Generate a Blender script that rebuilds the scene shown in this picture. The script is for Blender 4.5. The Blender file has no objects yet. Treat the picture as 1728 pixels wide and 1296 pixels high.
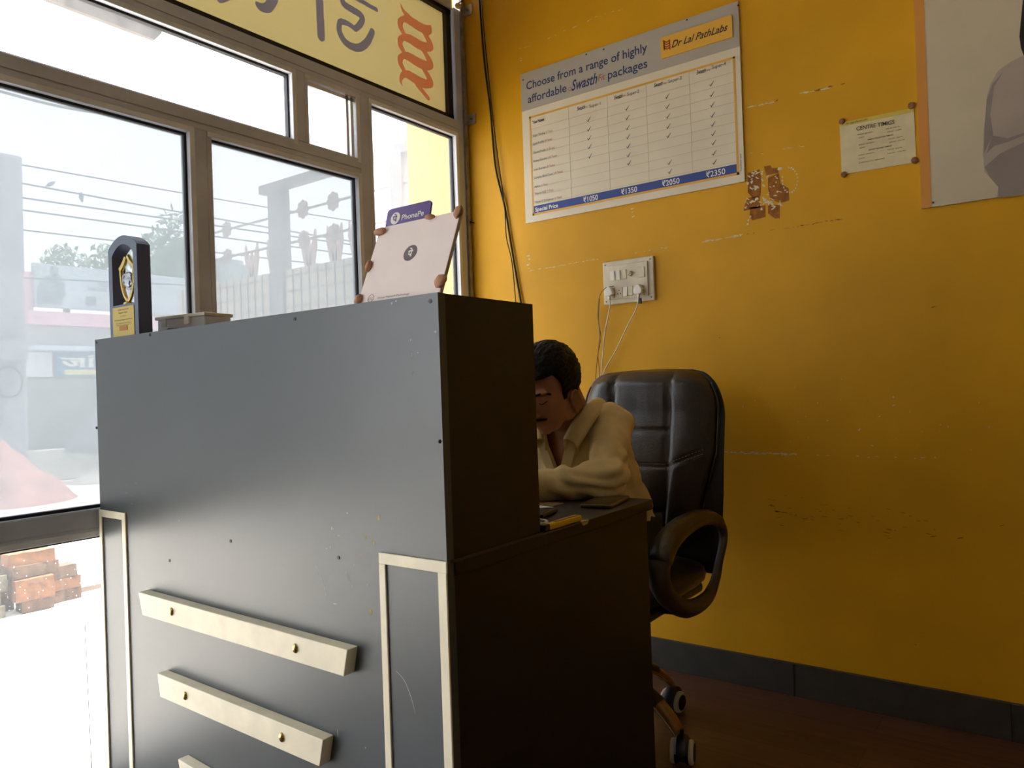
import bpy, bmesh, math, random
from mathutils import Vector, Matrix, noise
R=math.radians; PI=math.pi
random.seed(4)
S=bpy.context.scene; C=S.collection

# ------------------------------------------------------------ camera
F_PX=1266.8; YAW,PITCH,ROLL=0.63316463,0.00561261,-0.03468279
CAM=Vector((0,0,1.05))
_f=Vector((-math.sin(YAW)*math.cos(PITCH),math.cos(YAW)*math.cos(PITCH),math.sin(PITCH)))
_r=Vector((math.cos(YAW),math.sin(YAW),0)); _u=_r.cross(_f)
_r2=_r*math.cos(ROLL)+_u*math.sin(ROLL); _u2=-_r*math.sin(ROLL)+_u*math.cos(ROLL)
cd=bpy.data.cameras.new('camera'); cam=bpy.data.objects.new('camera',cd); C.objects.link(cam)
cam.matrix_world=Matrix(((_r2.x,_u2.x,-_f.x,CAM.x),(_r2.y,_u2.y,-_f.y,CAM.y),(_r2.z,_u2.z,-_f.z,CAM.z),(0,0,0,1)))
cd.sensor_width=36; cd.lens=F_PX*36/1728; cd.clip_start=.01; cd.clip_end=300
S.camera=cam
# ------------------------------------------------------------ world, sun, exposure
S.view_settings.view_transform='Standard'; S.view_settings.look='None'
S.view_settings.exposure=0.84; S.view_settings.gamma=1; S.view_settings.use_curve_mapping=False
w=bpy.data.worlds.new('world'); S.world=w; w.use_nodes=True
bg=w.node_tree.nodes['Background']; bg.inputs[0].default_value=(0.93,0.96,1.0,1); bg.inputs[1].default_value=3.2
sd=bpy.data.lights.new('sun','SUN'); sd.energy=15; sd.angle=R(2); sd.color=(1,.94,.83)
sun=bpy.data.objects.new('sun',sd); C.objects.link(sun)
sun.rotation_euler=Vector((-0.12,-0.3,-0.94)).to_track_quat('-Z','Y').to_euler()
# daylight portal over the glazed front (guides sampling, emits nothing of its own)
pd=bpy.data.lights.new('daylight_portal','AREA'); pd.shape='RECTANGLE'; pd.size=5.2; pd.size_y=2.75
pd.cycles.is_portal=True
po=bpy.data.objects.new('daylight_portal',pd); C.objects.link(po); po.location=(-2.108,-.05,1.36)
po.rotation_euler=Vector((1,0,0)).to_track_quat('-Z','Z').to_euler()

# ------------------------------------------------------------ picture point -> real plane
def ray(x,y): return (x-864)/F_PX*_r2-(y-648)/F_PX*_u2+_f
def onx(x,y,X): d=ray(x,y); return CAM+d*((X-CAM.x)/d.x)
def ony(x,y,Y): d=ray(x,y); return CAM+d*((Y-CAM.y)/d.y)
def onz(x,y,Z): d=ray(x,y); return CAM+d*((Z-CAM.z)/d.z)

# ------------------------------------------------------------ materials
def lin(c):
    return tuple((v/255/12.92 if v/255<=.04045 else ((v/255+.055)/1.055)**2.4) for v in c)+(1,)
MATS={}
def mat(name,rgb,rough=.6,metal=0,var=.0,vscale=8,bump=0,bscale=60,spec=.5,rgb2=None,stretch=None,coat=0,emit=0):
    if name in MATS: return MATS[name]
    m=bpy.data.materials.new(name); m.use_nodes=True; nt=m.node_tree; b=nt.nodes['Principled BSDF']
    b.inputs['Base Color'].default_value=lin(rgb); b.inputs['Roughness'].default_value=rough
    b.inputs['Metallic'].default_value=metal; b.inputs['Specular IOR Level'].default_value=spec
    b.inputs['Coat Weight'].default_value=coat
    tc=nt.nodes.new('ShaderNodeTexCoord'); src=tc.outputs['Object']
    if stretch:
        mp=nt.nodes.new('ShaderNodeMapping'); mp.inputs['Scale'].default_value=stretch
        nt.links.new(src,mp.inputs[0]); src=mp.outputs[0]
    if var or rgb2:
        n=nt.nodes.new('ShaderNodeTexNoise'); n.inputs['Scale'].default_value=vscale; n.inputs['Detail'].default_value=6
        nt.links.new(src,n.inputs['Vector'])
        r=nt.nodes.new('ShaderNodeValToRGB'); r.color_ramp.elements[0].position=.3; r.color_ramp.elements[1].position=.7
        c0=rgb2 if rgb2 else tuple(v*(1-var) for v in rgb); c1=rgb if rgb2 else tuple(min(255,v*(1+var)) for v in rgb)
        r.color_ramp.elements[0].color=lin(c0); r.color_ramp.elements[1].color=lin(c1)
        nt.links.new(n.outputs['Fac'],r.inputs[0]); nt.links.new(r.outputs[0],b.inputs['Base Color'])
    if bump:
        n2=nt.nodes.new('ShaderNodeTexNoise'); n2.inputs['Scale'].default_value=bscale; n2.inputs['Detail'].default_value=4
        nt.links.new(src,n2.inputs['Vector'])
        bp=nt.nodes.new('ShaderNodeBump'); bp.inputs['Strength'].default_value=bump; bp.inputs['Distance'].default_value=.004
        nt.links.new(n2.outputs['Fac'],bp.inputs['Height']); nt.links.new(bp.outputs[0],b.inputs['Normal'])
    MATS[name]=m; return m
def glass_mat(name,film,transp,col=(225,232,238),speckle=False):
    """window glass: clear sheet, optionally with a dusty white perforated film"""
    m=bpy.data.materials.new(name); m.use_nodes=True; nt=m.node_tree; nt.nodes.clear()
    out=nt.nodes.new('ShaderNodeOutputMaterial'); tr=nt.nodes.new('ShaderNodeBsdfTransparent'); tr.inputs[0].default_value=(transp,transp,transp*1.01,1)
    tl=nt.nodes.new('ShaderNodeBsdfTranslucent'); tl.inputs[0].default_value=lin(col)
    mx=nt.nodes.new('ShaderNodeMixShader'); mx.inputs[0].default_value=film
    tc=nt.nodes.new('ShaderNodeTexCoord')
    if speckle:
        v=nt.nodes.new('ShaderNodeTexVoronoi'); v.inputs['Scale'].default_value=70; nt.links.new(tc.outputs['Object'],v.inputs['Vector'])
        r=nt.nodes.new('ShaderNodeValToRGB'); r.color_ramp.elements[0].position=.05; r.color_ramp.elements[0].color=(.8,.8,.8,1)
        r.color_ramp.elements[1].position=.1; r.color_ramp.elements[1].color=(film,film,film,1)
        nt.links.new(v.outputs['Distance'],r.inputs[0]); nt.links.new(r.outputs[0],mx.inputs[0])
    elif film>.05:
        n=nt.nodes.new('ShaderNodeTexNoise'); n.inputs['Scale'].default_value=3; n.inputs['Detail'].default_value=7; nt.links.new(tc.outputs['Object'],n.inputs['Vector'])
        mr=nt.nodes.new('ShaderNodeMapRange'); mr.inputs['To Min'].default_value=film*.8; mr.inputs['To Max'].default_value=film*1.2
        nt.links.new(n.outputs['Fac'],mr.inputs[0]); nt.links.new(mr.outputs[0],mx.inputs[0])
    gl=nt.nodes.new('ShaderNodeBsdfGlossy'); gl.inputs['Roughness'].default_value=.03
    fc=nt.nodes.new('ShaderNodeLayerWeight'); fc.inputs[0].default_value=.5
    pw=nt.nodes.new('ShaderNodeMath'); pw.operation='POWER'; pw.inputs[1].default_value=5; nt.links.new(fc.outputs['Facing'],pw.inputs[0])
    lw=nt.nodes.new('ShaderNodeMath'); lw.operation='MULTIPLY_ADD'; lw.inputs[1].default_value=.6; lw.inputs[2].default_value=.025; nt.links.new(pw.outputs[0],lw.inputs[0])
    m2=nt.nodes.new('ShaderNodeMixShader')
    L=nt.links.new; L(tr.outputs[0],mx.inputs[1]); L(tl.outputs[0],mx.inputs[2]); L(lw.outputs[0],m2.inputs[0]); L(mx.outputs[0],m2.inputs[1]); L(gl.outputs[0],m2.inputs[2]); L(m2.outputs[0],out.inputs[0])
    MATS[name]=m; return m
def translucent_mat(name,rgb,mixf=.7):
    m=bpy.data.materials.new(name); m.use_nodes=True; nt=m.node_tree; b=nt.nodes['Principled BSDF']; out=nt.nodes['Material Output']
    b.inputs['Base Color'].default_value=lin(rgb); b.inputs['Roughness'].default_value=.6
    tl=nt.nodes.new('ShaderNodeBsdfTranslucent'); tl.inputs[0].default_value=lin(rgb)
    n=nt.nodes.new('ShaderNodeTexNoise'); n.inputs['Scale'].default_value=300
    bp=nt.nodes.new('ShaderNodeBump'); bp.inputs['Strength'].default_value=.2; bp.inputs['Distance'].default_value=.001
    mx=nt.nodes.new('ShaderNodeMixShader'); mx.inputs[0].default_value=mixf
    L=nt.links.new; L(n.outputs['Fac'],bp.inputs['Height']); L(bp.outputs[0],b.inputs['Normal']); L(b.outputs[0],mx.inputs[1]); L(tl.outputs[0],mx.inputs[2]); L(mx.outputs[0],out.inputs[0])
    MATS[name]=m; return m
def floor_mat():
    m=bpy.data.materials.new('wood_vinyl_floor'); m.use_nodes=True; nt=m.node_tree; b=nt.nodes['Principled BSDF']; L=nt.links.new
    tc=nt.nodes.new('ShaderNodeTexCoord'); br=nt.nodes.new('ShaderNodeTexBrick'); br.offset=.4
    br.inputs['Scale'].default_value=1; br.inputs['Brick Width'].default_value=1.2; br.inputs['Row Height'].default_value=.12; br.inputs['Mortar Size'].default_value=.0012
    br.inputs['Color1'].default_value=lin((104,70,50)); br.inputs['Color2'].default_value=lin((88,58,42)); br.inputs['Mortar'].default_value=lin((50,28,18))
    mp=nt.nodes.new('ShaderNodeMapping'); mp.inputs['Scale'].default_value=(1.5,22,1)
    n=nt.nodes.new('ShaderNodeTexNoise'); n.inputs['Scale'].default_value=2.5; n.inputs['Detail'].default_value=8
    mx=nt.nodes.new('ShaderNodeMixRGB'); mx.blend_type='MULTIPLY'; mx.inputs[0].default_value=.6
    r=nt.nodes.new('ShaderNodeValToRGB'); r.color_ramp.elements[0].color=(.4,.35,.33,1); r.color_ramp.elements[0].position=.3; r.color_ramp.elements[1].position=.7
    L(tc.outputs['Object'],br.inputs[0]); L(tc.outputs['Object'],mp.inputs[0]); L(mp.outputs[0],n.inputs[0]); L(n.outputs['Fac'],r.inputs[0])
    L(br.outputs[0],mx.inputs[1]); L(r.outputs[0],mx.inputs[2]); L(mx.outputs[0],b.inputs['Base Color'])
    b.inputs['Roughness'].default_value=.38
    bp=nt.nodes.new('ShaderNodeBump'); bp.inputs['Strength'].default_value=.15; bp.inputs['Distance'].default_value=.002; L(n.outputs['Fac'],bp.inputs['Height']); L(bp.outputs[0],b.inputs['Normal'])
    return m
YEL=mat('yellow_wall_paint',(217,160,10),.55,var=.05,vscale=2.5,bump=.12,bscale=25,spec=.35)
PRIMER=mat('bare_primer_white',(215,205,170),.8,var=.08,vscale=60)
RUST=mat('bare_brown_plaster',(150,92,28),.85,var=.15,vscale=50)
SCUFF=mat('dark_scuff',(110,72,20),.8)
CREAM=mat('cream_wall_paint',(226,214,190),.7,var=.03)
ALU=mat('aged_aluminium',(200,203,216),.42,metal=0,var=.06,vscale=6,bump=.05,bscale=90)
ALU_L=mat('pale_aluminium_bead',(226,228,234),.4,metal=0,var=.05)
BLACK=mat('black_rubber_gasket',(24,24,30),.6,bump=.1)
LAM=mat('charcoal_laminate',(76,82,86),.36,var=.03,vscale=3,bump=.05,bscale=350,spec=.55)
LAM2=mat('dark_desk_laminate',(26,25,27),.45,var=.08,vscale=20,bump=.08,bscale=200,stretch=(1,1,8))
STRIP=mat('cream_strip',(240,232,206),.5,var=.04,vscale=15)
BRASS=mat('brass',(190,170,110),.25,metal=1,var=.05)
CHIP=mat('chipboard_chip',(190,165,110),.9,var=.1,vscale=200)
LEATH=mat('brown_black_leather',(34,26,23),.33,var=.12,vscale=14,bump=.3,bscale=220,spec=.75)
LEATH2=mat('leather_side_panel',(26,20,19),.45,var=.1,vscale=14,bump=.3,bscale=220)
STITCH=mat('tan_stitching',(140,115,90),.7,var=.05)
WOODARM=mat('scuffed_armrest_plastic',(62,50,40),.5,var=.15,vscale=30,bump=.2,bscale=150)
PLBLK=mat('black_plastic',(18,18,20),.4,bump=.05)
GOLDW=mat('golden_wood_lacquer',(150,100,38),.3,var=.12,vscale=30,coat=.3)
CHROME=mat('chrome',(200,195,185),.15,metal=1)
WHPL=mat('aged_white_plastic',(214,203,178),.45,var=.05,vscale=20)
WHPL2=mat('white_plastic',(235,230,218),.4,var=.02)
WHITE=mat('white_paint',(235,233,226),.6,var=.02)

# ------------------------------------------------------------ mesh helpers
def NB(): return bmesh.new()
def link(name,bm,mats,parent=None,smooth=None,recalc=True):
    if recalc: bmesh.ops.recalc_face_normals(bm,faces=bm.faces[:])
    me=bpy.data.meshes.new(name); bm.to_mesh(me); bm.free()
    for m in (mats if isinstance(mats,(list,tuple)) else [mats]): me.materials.append(m)
    o=bpy.data.objects.new(name,me); C.objects.link(o)
    if smooth is not None:
        for p in me.polygons: p.use_smooth=True
        if smooth<179:
            mod_angle(me,smooth)
    if parent:
        o.parent=parent
        if parent.type=='EMPTY': o.matrix_parent_inverse=Matrix.Translation(-parent.location)
    return o
def mod_angle(me,deg):
    bm=bmesh.new(); bm.from_mesh(me)
    for e in bm.edges:
        if len(e.link_faces)==2 and e.calc_face_angle(0)>R(deg): e.smooth=False
    bm.to_mesh(me); bm.free()
def bevel(o,wd=.003,seg=2):
    b=o.modifiers.new('bevel','BEVEL'); b.width=wd; b.segments=seg; b.limit_method='ANGLE'; b.angle_limit=R(40); return o
def thing(name,label,cat,loc=(0,0,0),group=None):
    o=bpy.data.objects.new(name,None); C.objects.link(o); o.location=loc; o.empty_display_size=.1
    o['label']=label; o['category']=cat
    if group: o['group']=group
    return o
def tag(o,label,cat,group=None,kind=None):
    o['label']=label; o['category']=cat
    if group:o['group']=group
    if kind:o['kind']=kind
    return o
def struct(name,bm,m,parent=None,**k):
    o=link(name,bm,m,parent,**k)
    if not parent: o['kind']='structure'
    return o
def box(bm,x0,x1,y0,y1,z0,z1,mi=0,M=None):
    v=[Vector((x,y,z)) for x in (x0,x1) for y in (y0,y1) for z in (z0,z1)]
    if M: v=[M@a for a in v]
    v=[bm.verts.new(a) for a in v]
    for f in ((0,1,3,2),(4,6,7,5),(0,4,5,1),(2,3,7,6),(0,2,6,4),(1,5,7,3)):
        fc=bm.faces.new([v[i] for i in f]); fc.material_index=mi
def prism(bm,pts,d,mi=0):
    """polygon (3D points) extruded by vector d"""
    d=Vector(d); a=[bm.verts.new(Vector(p)) for p in pts]; b=[bm.verts.new(Vector(p)+d) for p in pts]
    n=len(a); f=[bm.faces.new(a),bm.faces.new(b[::-1])]
    for i in range(n): f.append(bm.faces.new([a[i],b[i],b[(i+1)%n],a[(i+1)%n]]))
    for q in f:q.material_index=mi
def poly(bm,pts,mi=0):
    f=bm.faces.new([bm.verts.new(Vector(p)) for p in pts]); f.material_index=mi; return f
def cyl(bm,a,b,r0,r1=None,n=20,mi=0):
    a=Vector(a);b=Vector(b); r1=r0 if r1 is None else r1
    q=(b-a).to_track_quat('Z','Y').to_matrix(); A=[];B=[]
    for i in range(n):
        t=2*PI*i/n; o=q@Vector((math.cos(t),math.sin(t),0)); A.append(bm.verts.new(a+o*r0)); B.append(bm.verts.new(b+o*r1))
    fs=[bm.faces.new(A[::-1]),bm.faces.new(B)]
    for i in range(n): fs.append(bm.faces.new([A[i],A[(i+1)%n],B[(i+1)%n],B[i]]))
    for f in fs:f.material_index=mi
def smoothpts(P,k=8,closed=False):
    P=[Vector(p) for p in P]; n=len(P); out=[]
    rng=range(n if closed else n-1)
    for i in rng:
        if closed: p0,p1,p2,p3=P[(i-1)%n],P[i],P[(i+1)%n],P[(i+2)%n]
        else: p0,p1,p2,p3=P[max(i-1,0)],P[i],P[i+1],P[min(i+2,n-1)]
        for j in range(k):
            t=j/k; out.append(.5*((2*p1)+(-p0+p2)*t+(2*p0-5*p1+4*p2-p3)*t*t+(-p0+3*p1-3*p2+p3)*t**3))
    if not closed: out.append(P[-1])
    return out
def tube(bm,P,r,n=8,closed=False,mi=0,up=None,flat=1.0):
    """sweep; r number or list; up fixes the frame so flat squashes the section along up"""
    P=[Vector(p) for p in P]; N=len(P); rings=[]; prev=None
    for i in range(N):
        if closed: t=P[(i+1)%N]-P[(i-1)%N]
        else: t=P[min(i+1,N-1)]-P[max(i-1,0)]
        t.normalize()
        if up is not None:
            a=Vector(up)-t*t.dot(Vector(up)); a.normalize()
        elif prev is None:
            a=t.orthogonal().normalized()
        else:
            a=prev-t*t.dot(prev); a.normalize()
        prev=a; b=t.cross(a); rr=r[i] if isinstance(r,(list,tuple)) else r
        rings.append([bm.verts.new(P[i]+a*math.cos(2*PI*k/n)*rr*flat+b*math.sin(2*PI*k/n)*rr) for k in range(n)])
    for i in range(N if closed else N-1):
        A=rings[i];B=rings[(i+1)%N]
        for k in range(n):
            f=bm.faces.new([A[k],A[(k+1)%n],B[(k+1)%n],B[k]]); f.material_index=mi
    if not closed:
        bm.faces.new(rings[0][::-1]).material_index=mi; bm.faces.new(rings[-1]).material_index=mi
def ell(bm,c,r,M=None,n=3):
    g=bmesh.ops.create_icosphere(bm,subdivisions=n,radius=1)
    T=Matrix.Translation(Vector(c))@(M.to_4x4() if M else Matrix.Identity(4))@Matrix.Diagonal((*r,1))
    bmesh.ops.transform(bm,matrix=T,verts=g['verts'])
def cap(bm,a,b,r0,r1):
    """tapered capsule"""
    a=Vector(a);b=Vector(b); cyl(bm,a,b,r0,r1,16)
    ell(bm,a,(r0,)*3,n=2); ell(bm,b,(r1,)*3,n=2)
def blob(name,bm,m,parent,vox=.006,it=6,fac=.5,disp=None):
    o=link(name,bm,m,parent)
    r=o.modifiers.new('remesh','REMESH'); r.mode='VOXEL'; r.voxel_size=vox; r.use_smooth_shade=True
    s=o.modifiers.new('smooth','SMOOTH'); s.factor=fac; s.iterations=it
    if disp:
        t=bpy.data.textures.new(name+'_folds','CLOUDS'); t.noise_scale=disp[0]; t.noise_depth=2
        d=o.modifiers.new('folds','DISPLACE'); d.texture=t; d.strength=disp[1]; d.mid_level=.5; d.texture_coords='GLOBAL'
    return o
def lathe(bm,prof,c,axis=(0,0,1),n=28,mi=0):
    q=Vector(axis).to_track_quat('Z','Y').to_matrix(); rings=[]
    for r,h in prof:
        rings.append([bm.verts.new(Vector(c)+q@Vector((r*math.cos(2*PI*k/n),r*math.sin(2*PI*k/n),h))) for k in range(n)])
    for A,B in zip(rings,rings[1:]):
        for k in range(n): bm.faces.new([A[k],A[(k+1)%n],B[(k+1)%n],B[k]]).material_index=mi
    bm.faces.new(rings[0][::-1]).material_index=mi; bm.faces.new(rings[-1]).material_index=mi
# text
def text(bm,s,origin,right,up,height=None,width=None,shear=0,bold=0,mi=0,mirror=False):
    cu=bpy.data.curves.new('t','FONT'); cu.body=s; cu.size=1; cu.shear=shear; cu.offset=bold; cu.resolution_u=3; cu.fill_mode='FRONT'
    o=bpy.data.objects.new('t',cu); C.objects.link(o)
    dg=bpy.context.evaluated_depsgraph_get(); dg.update()
    me=bpy.data.meshes.new_from_object(o.evaluated_get(dg))
    xs=[v.co.x for v in me.vertices]
    if not xs:
        bpy.data.objects.remove(o); return
    x0,x1=min(xs),max(xs); sy=(height or .01)/.73; sx=(width/(x1-x0)) if width else sy
    rt=Vector(right).normalized(); u=Vector(up).normalized(); O=Vector(origin); base=[]
    for v in me.vertices:
        x=(v.co.x-x0)*sx
        if mirror: x=(x1-x0)*sx-x
        base.append(bm.verts.new(O+rt*x+u*v.co.y*sy))
    for p in me.polygons:
        try: f=bm.faces.new([base[i] for i in p.vertices]); f.material_index=mi
        except ValueError: pass
    bpy.data.objects.remove(o); bpy.data.curves.remove(cu); bpy.data.meshes.remove(me)
def stroke(bm,P,wd,nrm,mi=0,k=8,taper=False,smooth=True):
    """flat brush stroke on a plane with normal nrm; wd number or per-key list"""
    P=[Vector(p) for p in P]
    if isinstance(wd,(int,float)): wd=[wd]*len(P)
    Q=smoothpts(P,k) if smooth else P
    W=[]
    for i in range(len(Q)):
        if smooth:
            a=i/k; j=min(int(a),len(wd)-2); W.append(wd[j]+(wd[j+1]-wd[j])*(a-j))
        else: W.append(wd[i])
    L=[];Rr=[]
    for i in range(len(Q)):
        t=(Q[min(i+1,len(Q)-1)]-Q[max(i-1,0)]).normalized(); s=t.cross(Vector(nrm)).normalized()*W[i]/2
        L.append(bm.verts.new(Q[i]+s)); Rr.append(bm.verts.new(Q[i]-s))
    for i in range(len(Q)-1):
        bm.faces.new([L[i],L[i+1],Rr[i+1],Rr[i]]).material_index=mi

# ============================================================ ROOM SHELL
WX=-2.07; WY=2.55; CEIL=2.95
EX,SY_=3.2,-2.6
b=NB(); box(b,WX-.08,EX,SY_,WY,-.12,0); struct('floor',b,floor_mat())
b=NB(); box(b,WX-.1,EX,SY_,WY+.15,CEIL,CEIL+.12); struct('ceiling',b,mat('ceiling_white',(225,220,205),.8,var=.03))
b=NB(); box(b,EX,EX+.12,SY_,WY+.15,-.12,CEIL); struct('wall_back',b,mat('warm_cream_wall',(158,145,122),.7,var=.04))
b=NB(); box(b,WX-.1,EX+.12,SY_-.12,SY_,-.12,CEIL); struct('wall_left',b,MATS['warm_cream_wall'])
# yellow wall, its flaking paint included in the same mesh
b=NB(); box(b,-2.43,EX,WY,WY+.15,-.3,CEIL+.3)
def wp(x,y,off=.0006): p=ony(x,y,WY); return Vector((p.x,WY-off,p.z))
def fleck(x,y,w,h,mi,ang=0,n=7):
    c=wp(x,y,random.uniform(.0005,.0011)); pts=[]
    for i in range(n):
        t=2*PI*i/n; r=random.uniform(.45,1.1); px=math.cos(t)*w*r/2; pz=math.sin(t)*h*r/2
        pts.append(c+Vector((px*math.cos(ang)-pz*math.sin(ang),0,px*math.sin(ang)+pz*math.cos(ang))))
    poly(b,pts,mi)
def fline(x0,y0,x1,y1,n,w,h,mi,jit=1.5,prob=1):
    a0=wp(x0,y0); a1=wp(x1,y1); ang=math.atan2(a1.z-a0.z,a1.x-a0.x)
    for i in range(n):
        if random.random()>prob: continue
        t=(i+random.random()*.8)/n
        fleck(x0+(x1-x0)*t+random.uniform(-1,1),y0+(y1-y0)*t+random.uniform(-jit,jit),w*random.uniform(.5,1.6),h*random.uniform(.5,1.5),mi,ang+random.uniform(-.1,.1))
fline(878,82,878,110,3,.004,.018,1); fline(884,82,1010,28,22,.018,.0028,1,1,.6); fline(1010,28,1060,12,5,.012,.002,1)
fline(893,432,893,455,5,.005,.014,1); fline(895,457,1010,437,26,.014,.0028,1,.8,.85); fline(1035,432,1130,418,12,.012,.003,1,1.5,.5)
fline(1066,346,1070,375,3,.004,.014,1); fline(1186,408,1252,396,12,.022,.005,1,1,.9); fline(1258,396,1425,369,20,.016,.0022,3,.8,.7)
fline(1262,181,1308,172,9,.02,.005,1,.6,1); fline(1308,172,1314,168,2,.015,.004,2); fline(1350,158,1400,148,9,.02,.005,1,.6,.9); fline(1375,153,1425,141,8,.018,.005,2,.7,.9)
fline(1262,258,1300,261,7,.012,.003,1,3,.7); fline(1322,252,1362,244,8,.012,.002,1,2,.7)
fline(1212,763,1345,767,46,.014,.005,1,1.5,1); fline(1345,767,1625,775,22,.012,.003,1,2,.45)
for (x,y,w_,h_,a) in ((1450,725,.012,.006,1),(1472,752,.014,.004,-.8),(1508,670,.007,.007,0),(1508,684,.012,.004,.5),(1484,703,.01,.003,.5),(1254,686,.005,.009,0),(1274,676,.004,.005,0),(1397,710,.006,.004,.3),(1600,720,.005,.008,0),(1669,721,.006,.006,0),(1380,680,.004,.004,0),(1420,640,.003,.003,0),(1360,703,.004,.003,0)): fleck(x,y,w_,h_,1,a)
for i in range(16): fleck(random.uniform(1280,1660),random.uniform(640,760),.003,.003,1)
for i in range(46):
    x=random.uniform(1290,1600); fleck(x,858+(x-1290)*.12+random.gauss(0,13),random.uniform(.006,.03),random.uniform(.001,.003),3,random.uniform(-.2,.1))
for (x,y,w_) in ((1620,908,.03),(1575,905,.02),(1690,887,.012),(1545,1088,.01),(1215,570,.01),(1575,518,.02)): fleck(x,y,w_,.003,3,.2)
# torn poster remains right of the price board
for poly_ in (((1262,292),(1282,286),(1284,298),(1283,330),(1270,334),(1262,325)),((1289,281),(1300,279),(1303,284),(1314,283),(1314,292),(1293,296)),((1296,300),(1314,292),(1318,310),(1331,318),(1332,338),(1320,342),(1312,341),(1300,337),(1296,318)),((1262,334),(1282,330),(1283,350),(1255,356),(1256,348)),((1266,350),(1292,346),(1292,366),(1270,372),(1265,366)),((1296,345),(1316,346),(1316,368),(1308,369),(1296,360))):
    b_=[wp(x,y,.0007) for x,y in poly_]; f=b.faces.new([b.verts.new(p) for p in b_]); f.material_index=2
for i in range(70): fleck(random.uniform(1258,1322),random.choice((random.uniform(284,330),random.uniform(335,352))),random.uniform(.005,.024),random.uniform(.003,.013),1,random.uniform(-1,1))
for k in range(18):
    t=-.5+k*.3; fleck(1333+13*math.cos(t-1.2),304+21*math.sin(t-1.2),.008,.007,1,t)
for k in range(9): fleck(1309+3*math.sin(k),298+k*3.2,.008,.008,1)
for (x,y) in ((1262,378),(1263,372),(1250,397),(1266,366)): fleck(x,y,.008,.01,1)
for f in b.faces:
    if len(f.verts)!=4 and f.normal.y>0: f.normal_flip()
o=struct('wall_right',b,[YEL,PRIMER,RUST,SCUFF],recalc=True)
b=NB(); box(b,WX+.02,EX,WY-.014,WY,0,.108)
bb=struct('baseboard_right',b,mat('grey_stone_skirting',(58,54,46),.65,var=.1,vscale=20,bump=.1)); bevel(bb,.002)
b=NB()
for i in range(9):
    x=-1.95+.6*i; box(b,x,x+.003,WY-.0152,WY-.013,0,.1075)
struct('trim_1',b,mat('skirting_grout',(34,31,27),.9))

# ============================================================ GLAZED FRONT
FD=.05   # frame depth
def bar(name,y0,y1,z0,z1,grooves=True,d=FD,x=WX):
    b=NB(); box(b,x-d,x,y0,y1,z0,z1)
    if grooves:   # raised fillets that make the extrusion profile
        if (y1-y0)>(z1-z0):
            h=z1-z0; box(b,x,x+.003,y0,y1,z0+h*.35,z0+h*.97); box(b,x,x+.0015,y0,y1,z0+.002,z0+h*.3)
        else:
            h=y1-y0; box(b,x,x+.003,y0,y1-h*.35,z0,z1); box(b,x,x+.0015,y1-h*.3,y1-.002,z0,z1)
    o=struct(name,b,ALU); bevel(o,.0012,1); return o
Y0=-2.55
bar('trim_2',Y0,1.921,1.860,1.918)                # transom
bar('trim_3',Y0,2.49,2.156,2.212)                 # rail under the sign
bar('trim_4',1.257,1.316,.77,1.86)               # mullion A
bar('trim_5',1.921,1.987,.77,2.156)               # mullion B
bar('trim_6',1.636,1.69,1.918,2.156)               # upper mullion
bar('trim_7',2.486,2.54,.05,2.70)                  # wall jamb
bar('trim_8',Y0,2.47,.698,.77)                    # sill rail
bar('trim_9',Y0,2.54,0,.05)                       # bottom rail
bar('trim_10',Y0,2.48,2.69,2.95,False)            # head above sign
for i,y in enumerate((-.05,-1.3,-2.55)): bar('trim_%d'%(11+i),y,y+.075,.05,2.69)
bar('trim_14',1.241,1.316,.05,.698); bar('trim_15',1.905,1.987,.05,.698)
FILM=glass_mat('dusty_film_glass',.19,.39,(214,224,232)); CLEAR=glass_mat('clear_glass',.03,.96,speckle=False); DUSTY=glass_mat('speckled_glass',.04,.93,speckle=True)
wn=0
def pane(y0,y1,z0,z1,m,bead='rt',track=False):
    global wn; wn+=1
    root=bpy.data.objects.new('window_%d'%wn,None); C.objects.link(root); root.location=(WX,(y0+y1)/2,z0); root['kind']='structure'
    b=NB(); box(b,WX-.030,WX-.025,y0,y1,z0,z1); link('pane',b,m,root)
    g=.008; b=NB()
    for a in ((y0,y0+g,z0,z1),(y1-g,y1,z0,z1),(y0+g,y1-g,z0,z0+g),(y0+g,y1-g,z1-g,z1)): box(b,WX-.034,WX-.016,*a)
    link('gasket',b,BLACK,root)
    g2=.016; b=NB()
    for a in ((y1-.001,y1+g2,z0-g2,z1+g2),(y0-g2,y1,z1-.001,z1+g2)):
        box(b,WX-.016,WX+.004,*a)
    o=link('bead',b,ALU_L,root); bevel(o,.0015,1)
    if track:
        b=NB()
        for q in (.012,.034): box(b,WX-.014,WX-.002,y1-q-.012,y1-q,z0,z1)
        box(b,WX-.014,WX-.002,y0,y1,z1-.02,z1-.008); link('track',b,ALU_L,root)
    return root
e=.012
HAZE=glass_mat('dusty_glass',.12,.8,(214,224,232))
pane(.03,1.243,.77,1.846,FILM); pane(1.316,1.907,.77,1.846,FILM); pane(1.987,2.472,.77,2.142,HAZE)
pane(.03,1.622,1.918,2.142,CLEAR); pane(1.69,1.907,1.918,2.142,CLEAR,track=True)
pane(.03,1.241,.05,.698,DUSTY); pane(1.316,1.905,.05,.698,DUSTY); pane(1.987,2.47,.05,.698,DUSTY)
pane(-1.22,-.07,.77,2.11,CLEAR); pane(-2.45,-1.32,.77,2.11,CLEAR); pane(-1.22,-.07,.05,.698,DUSTY); bar('trim_23',-2.475,-1.3,.05,.698,False,.02)  # last bar: unseen solid panel, added to cut daylight low in the room
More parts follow.
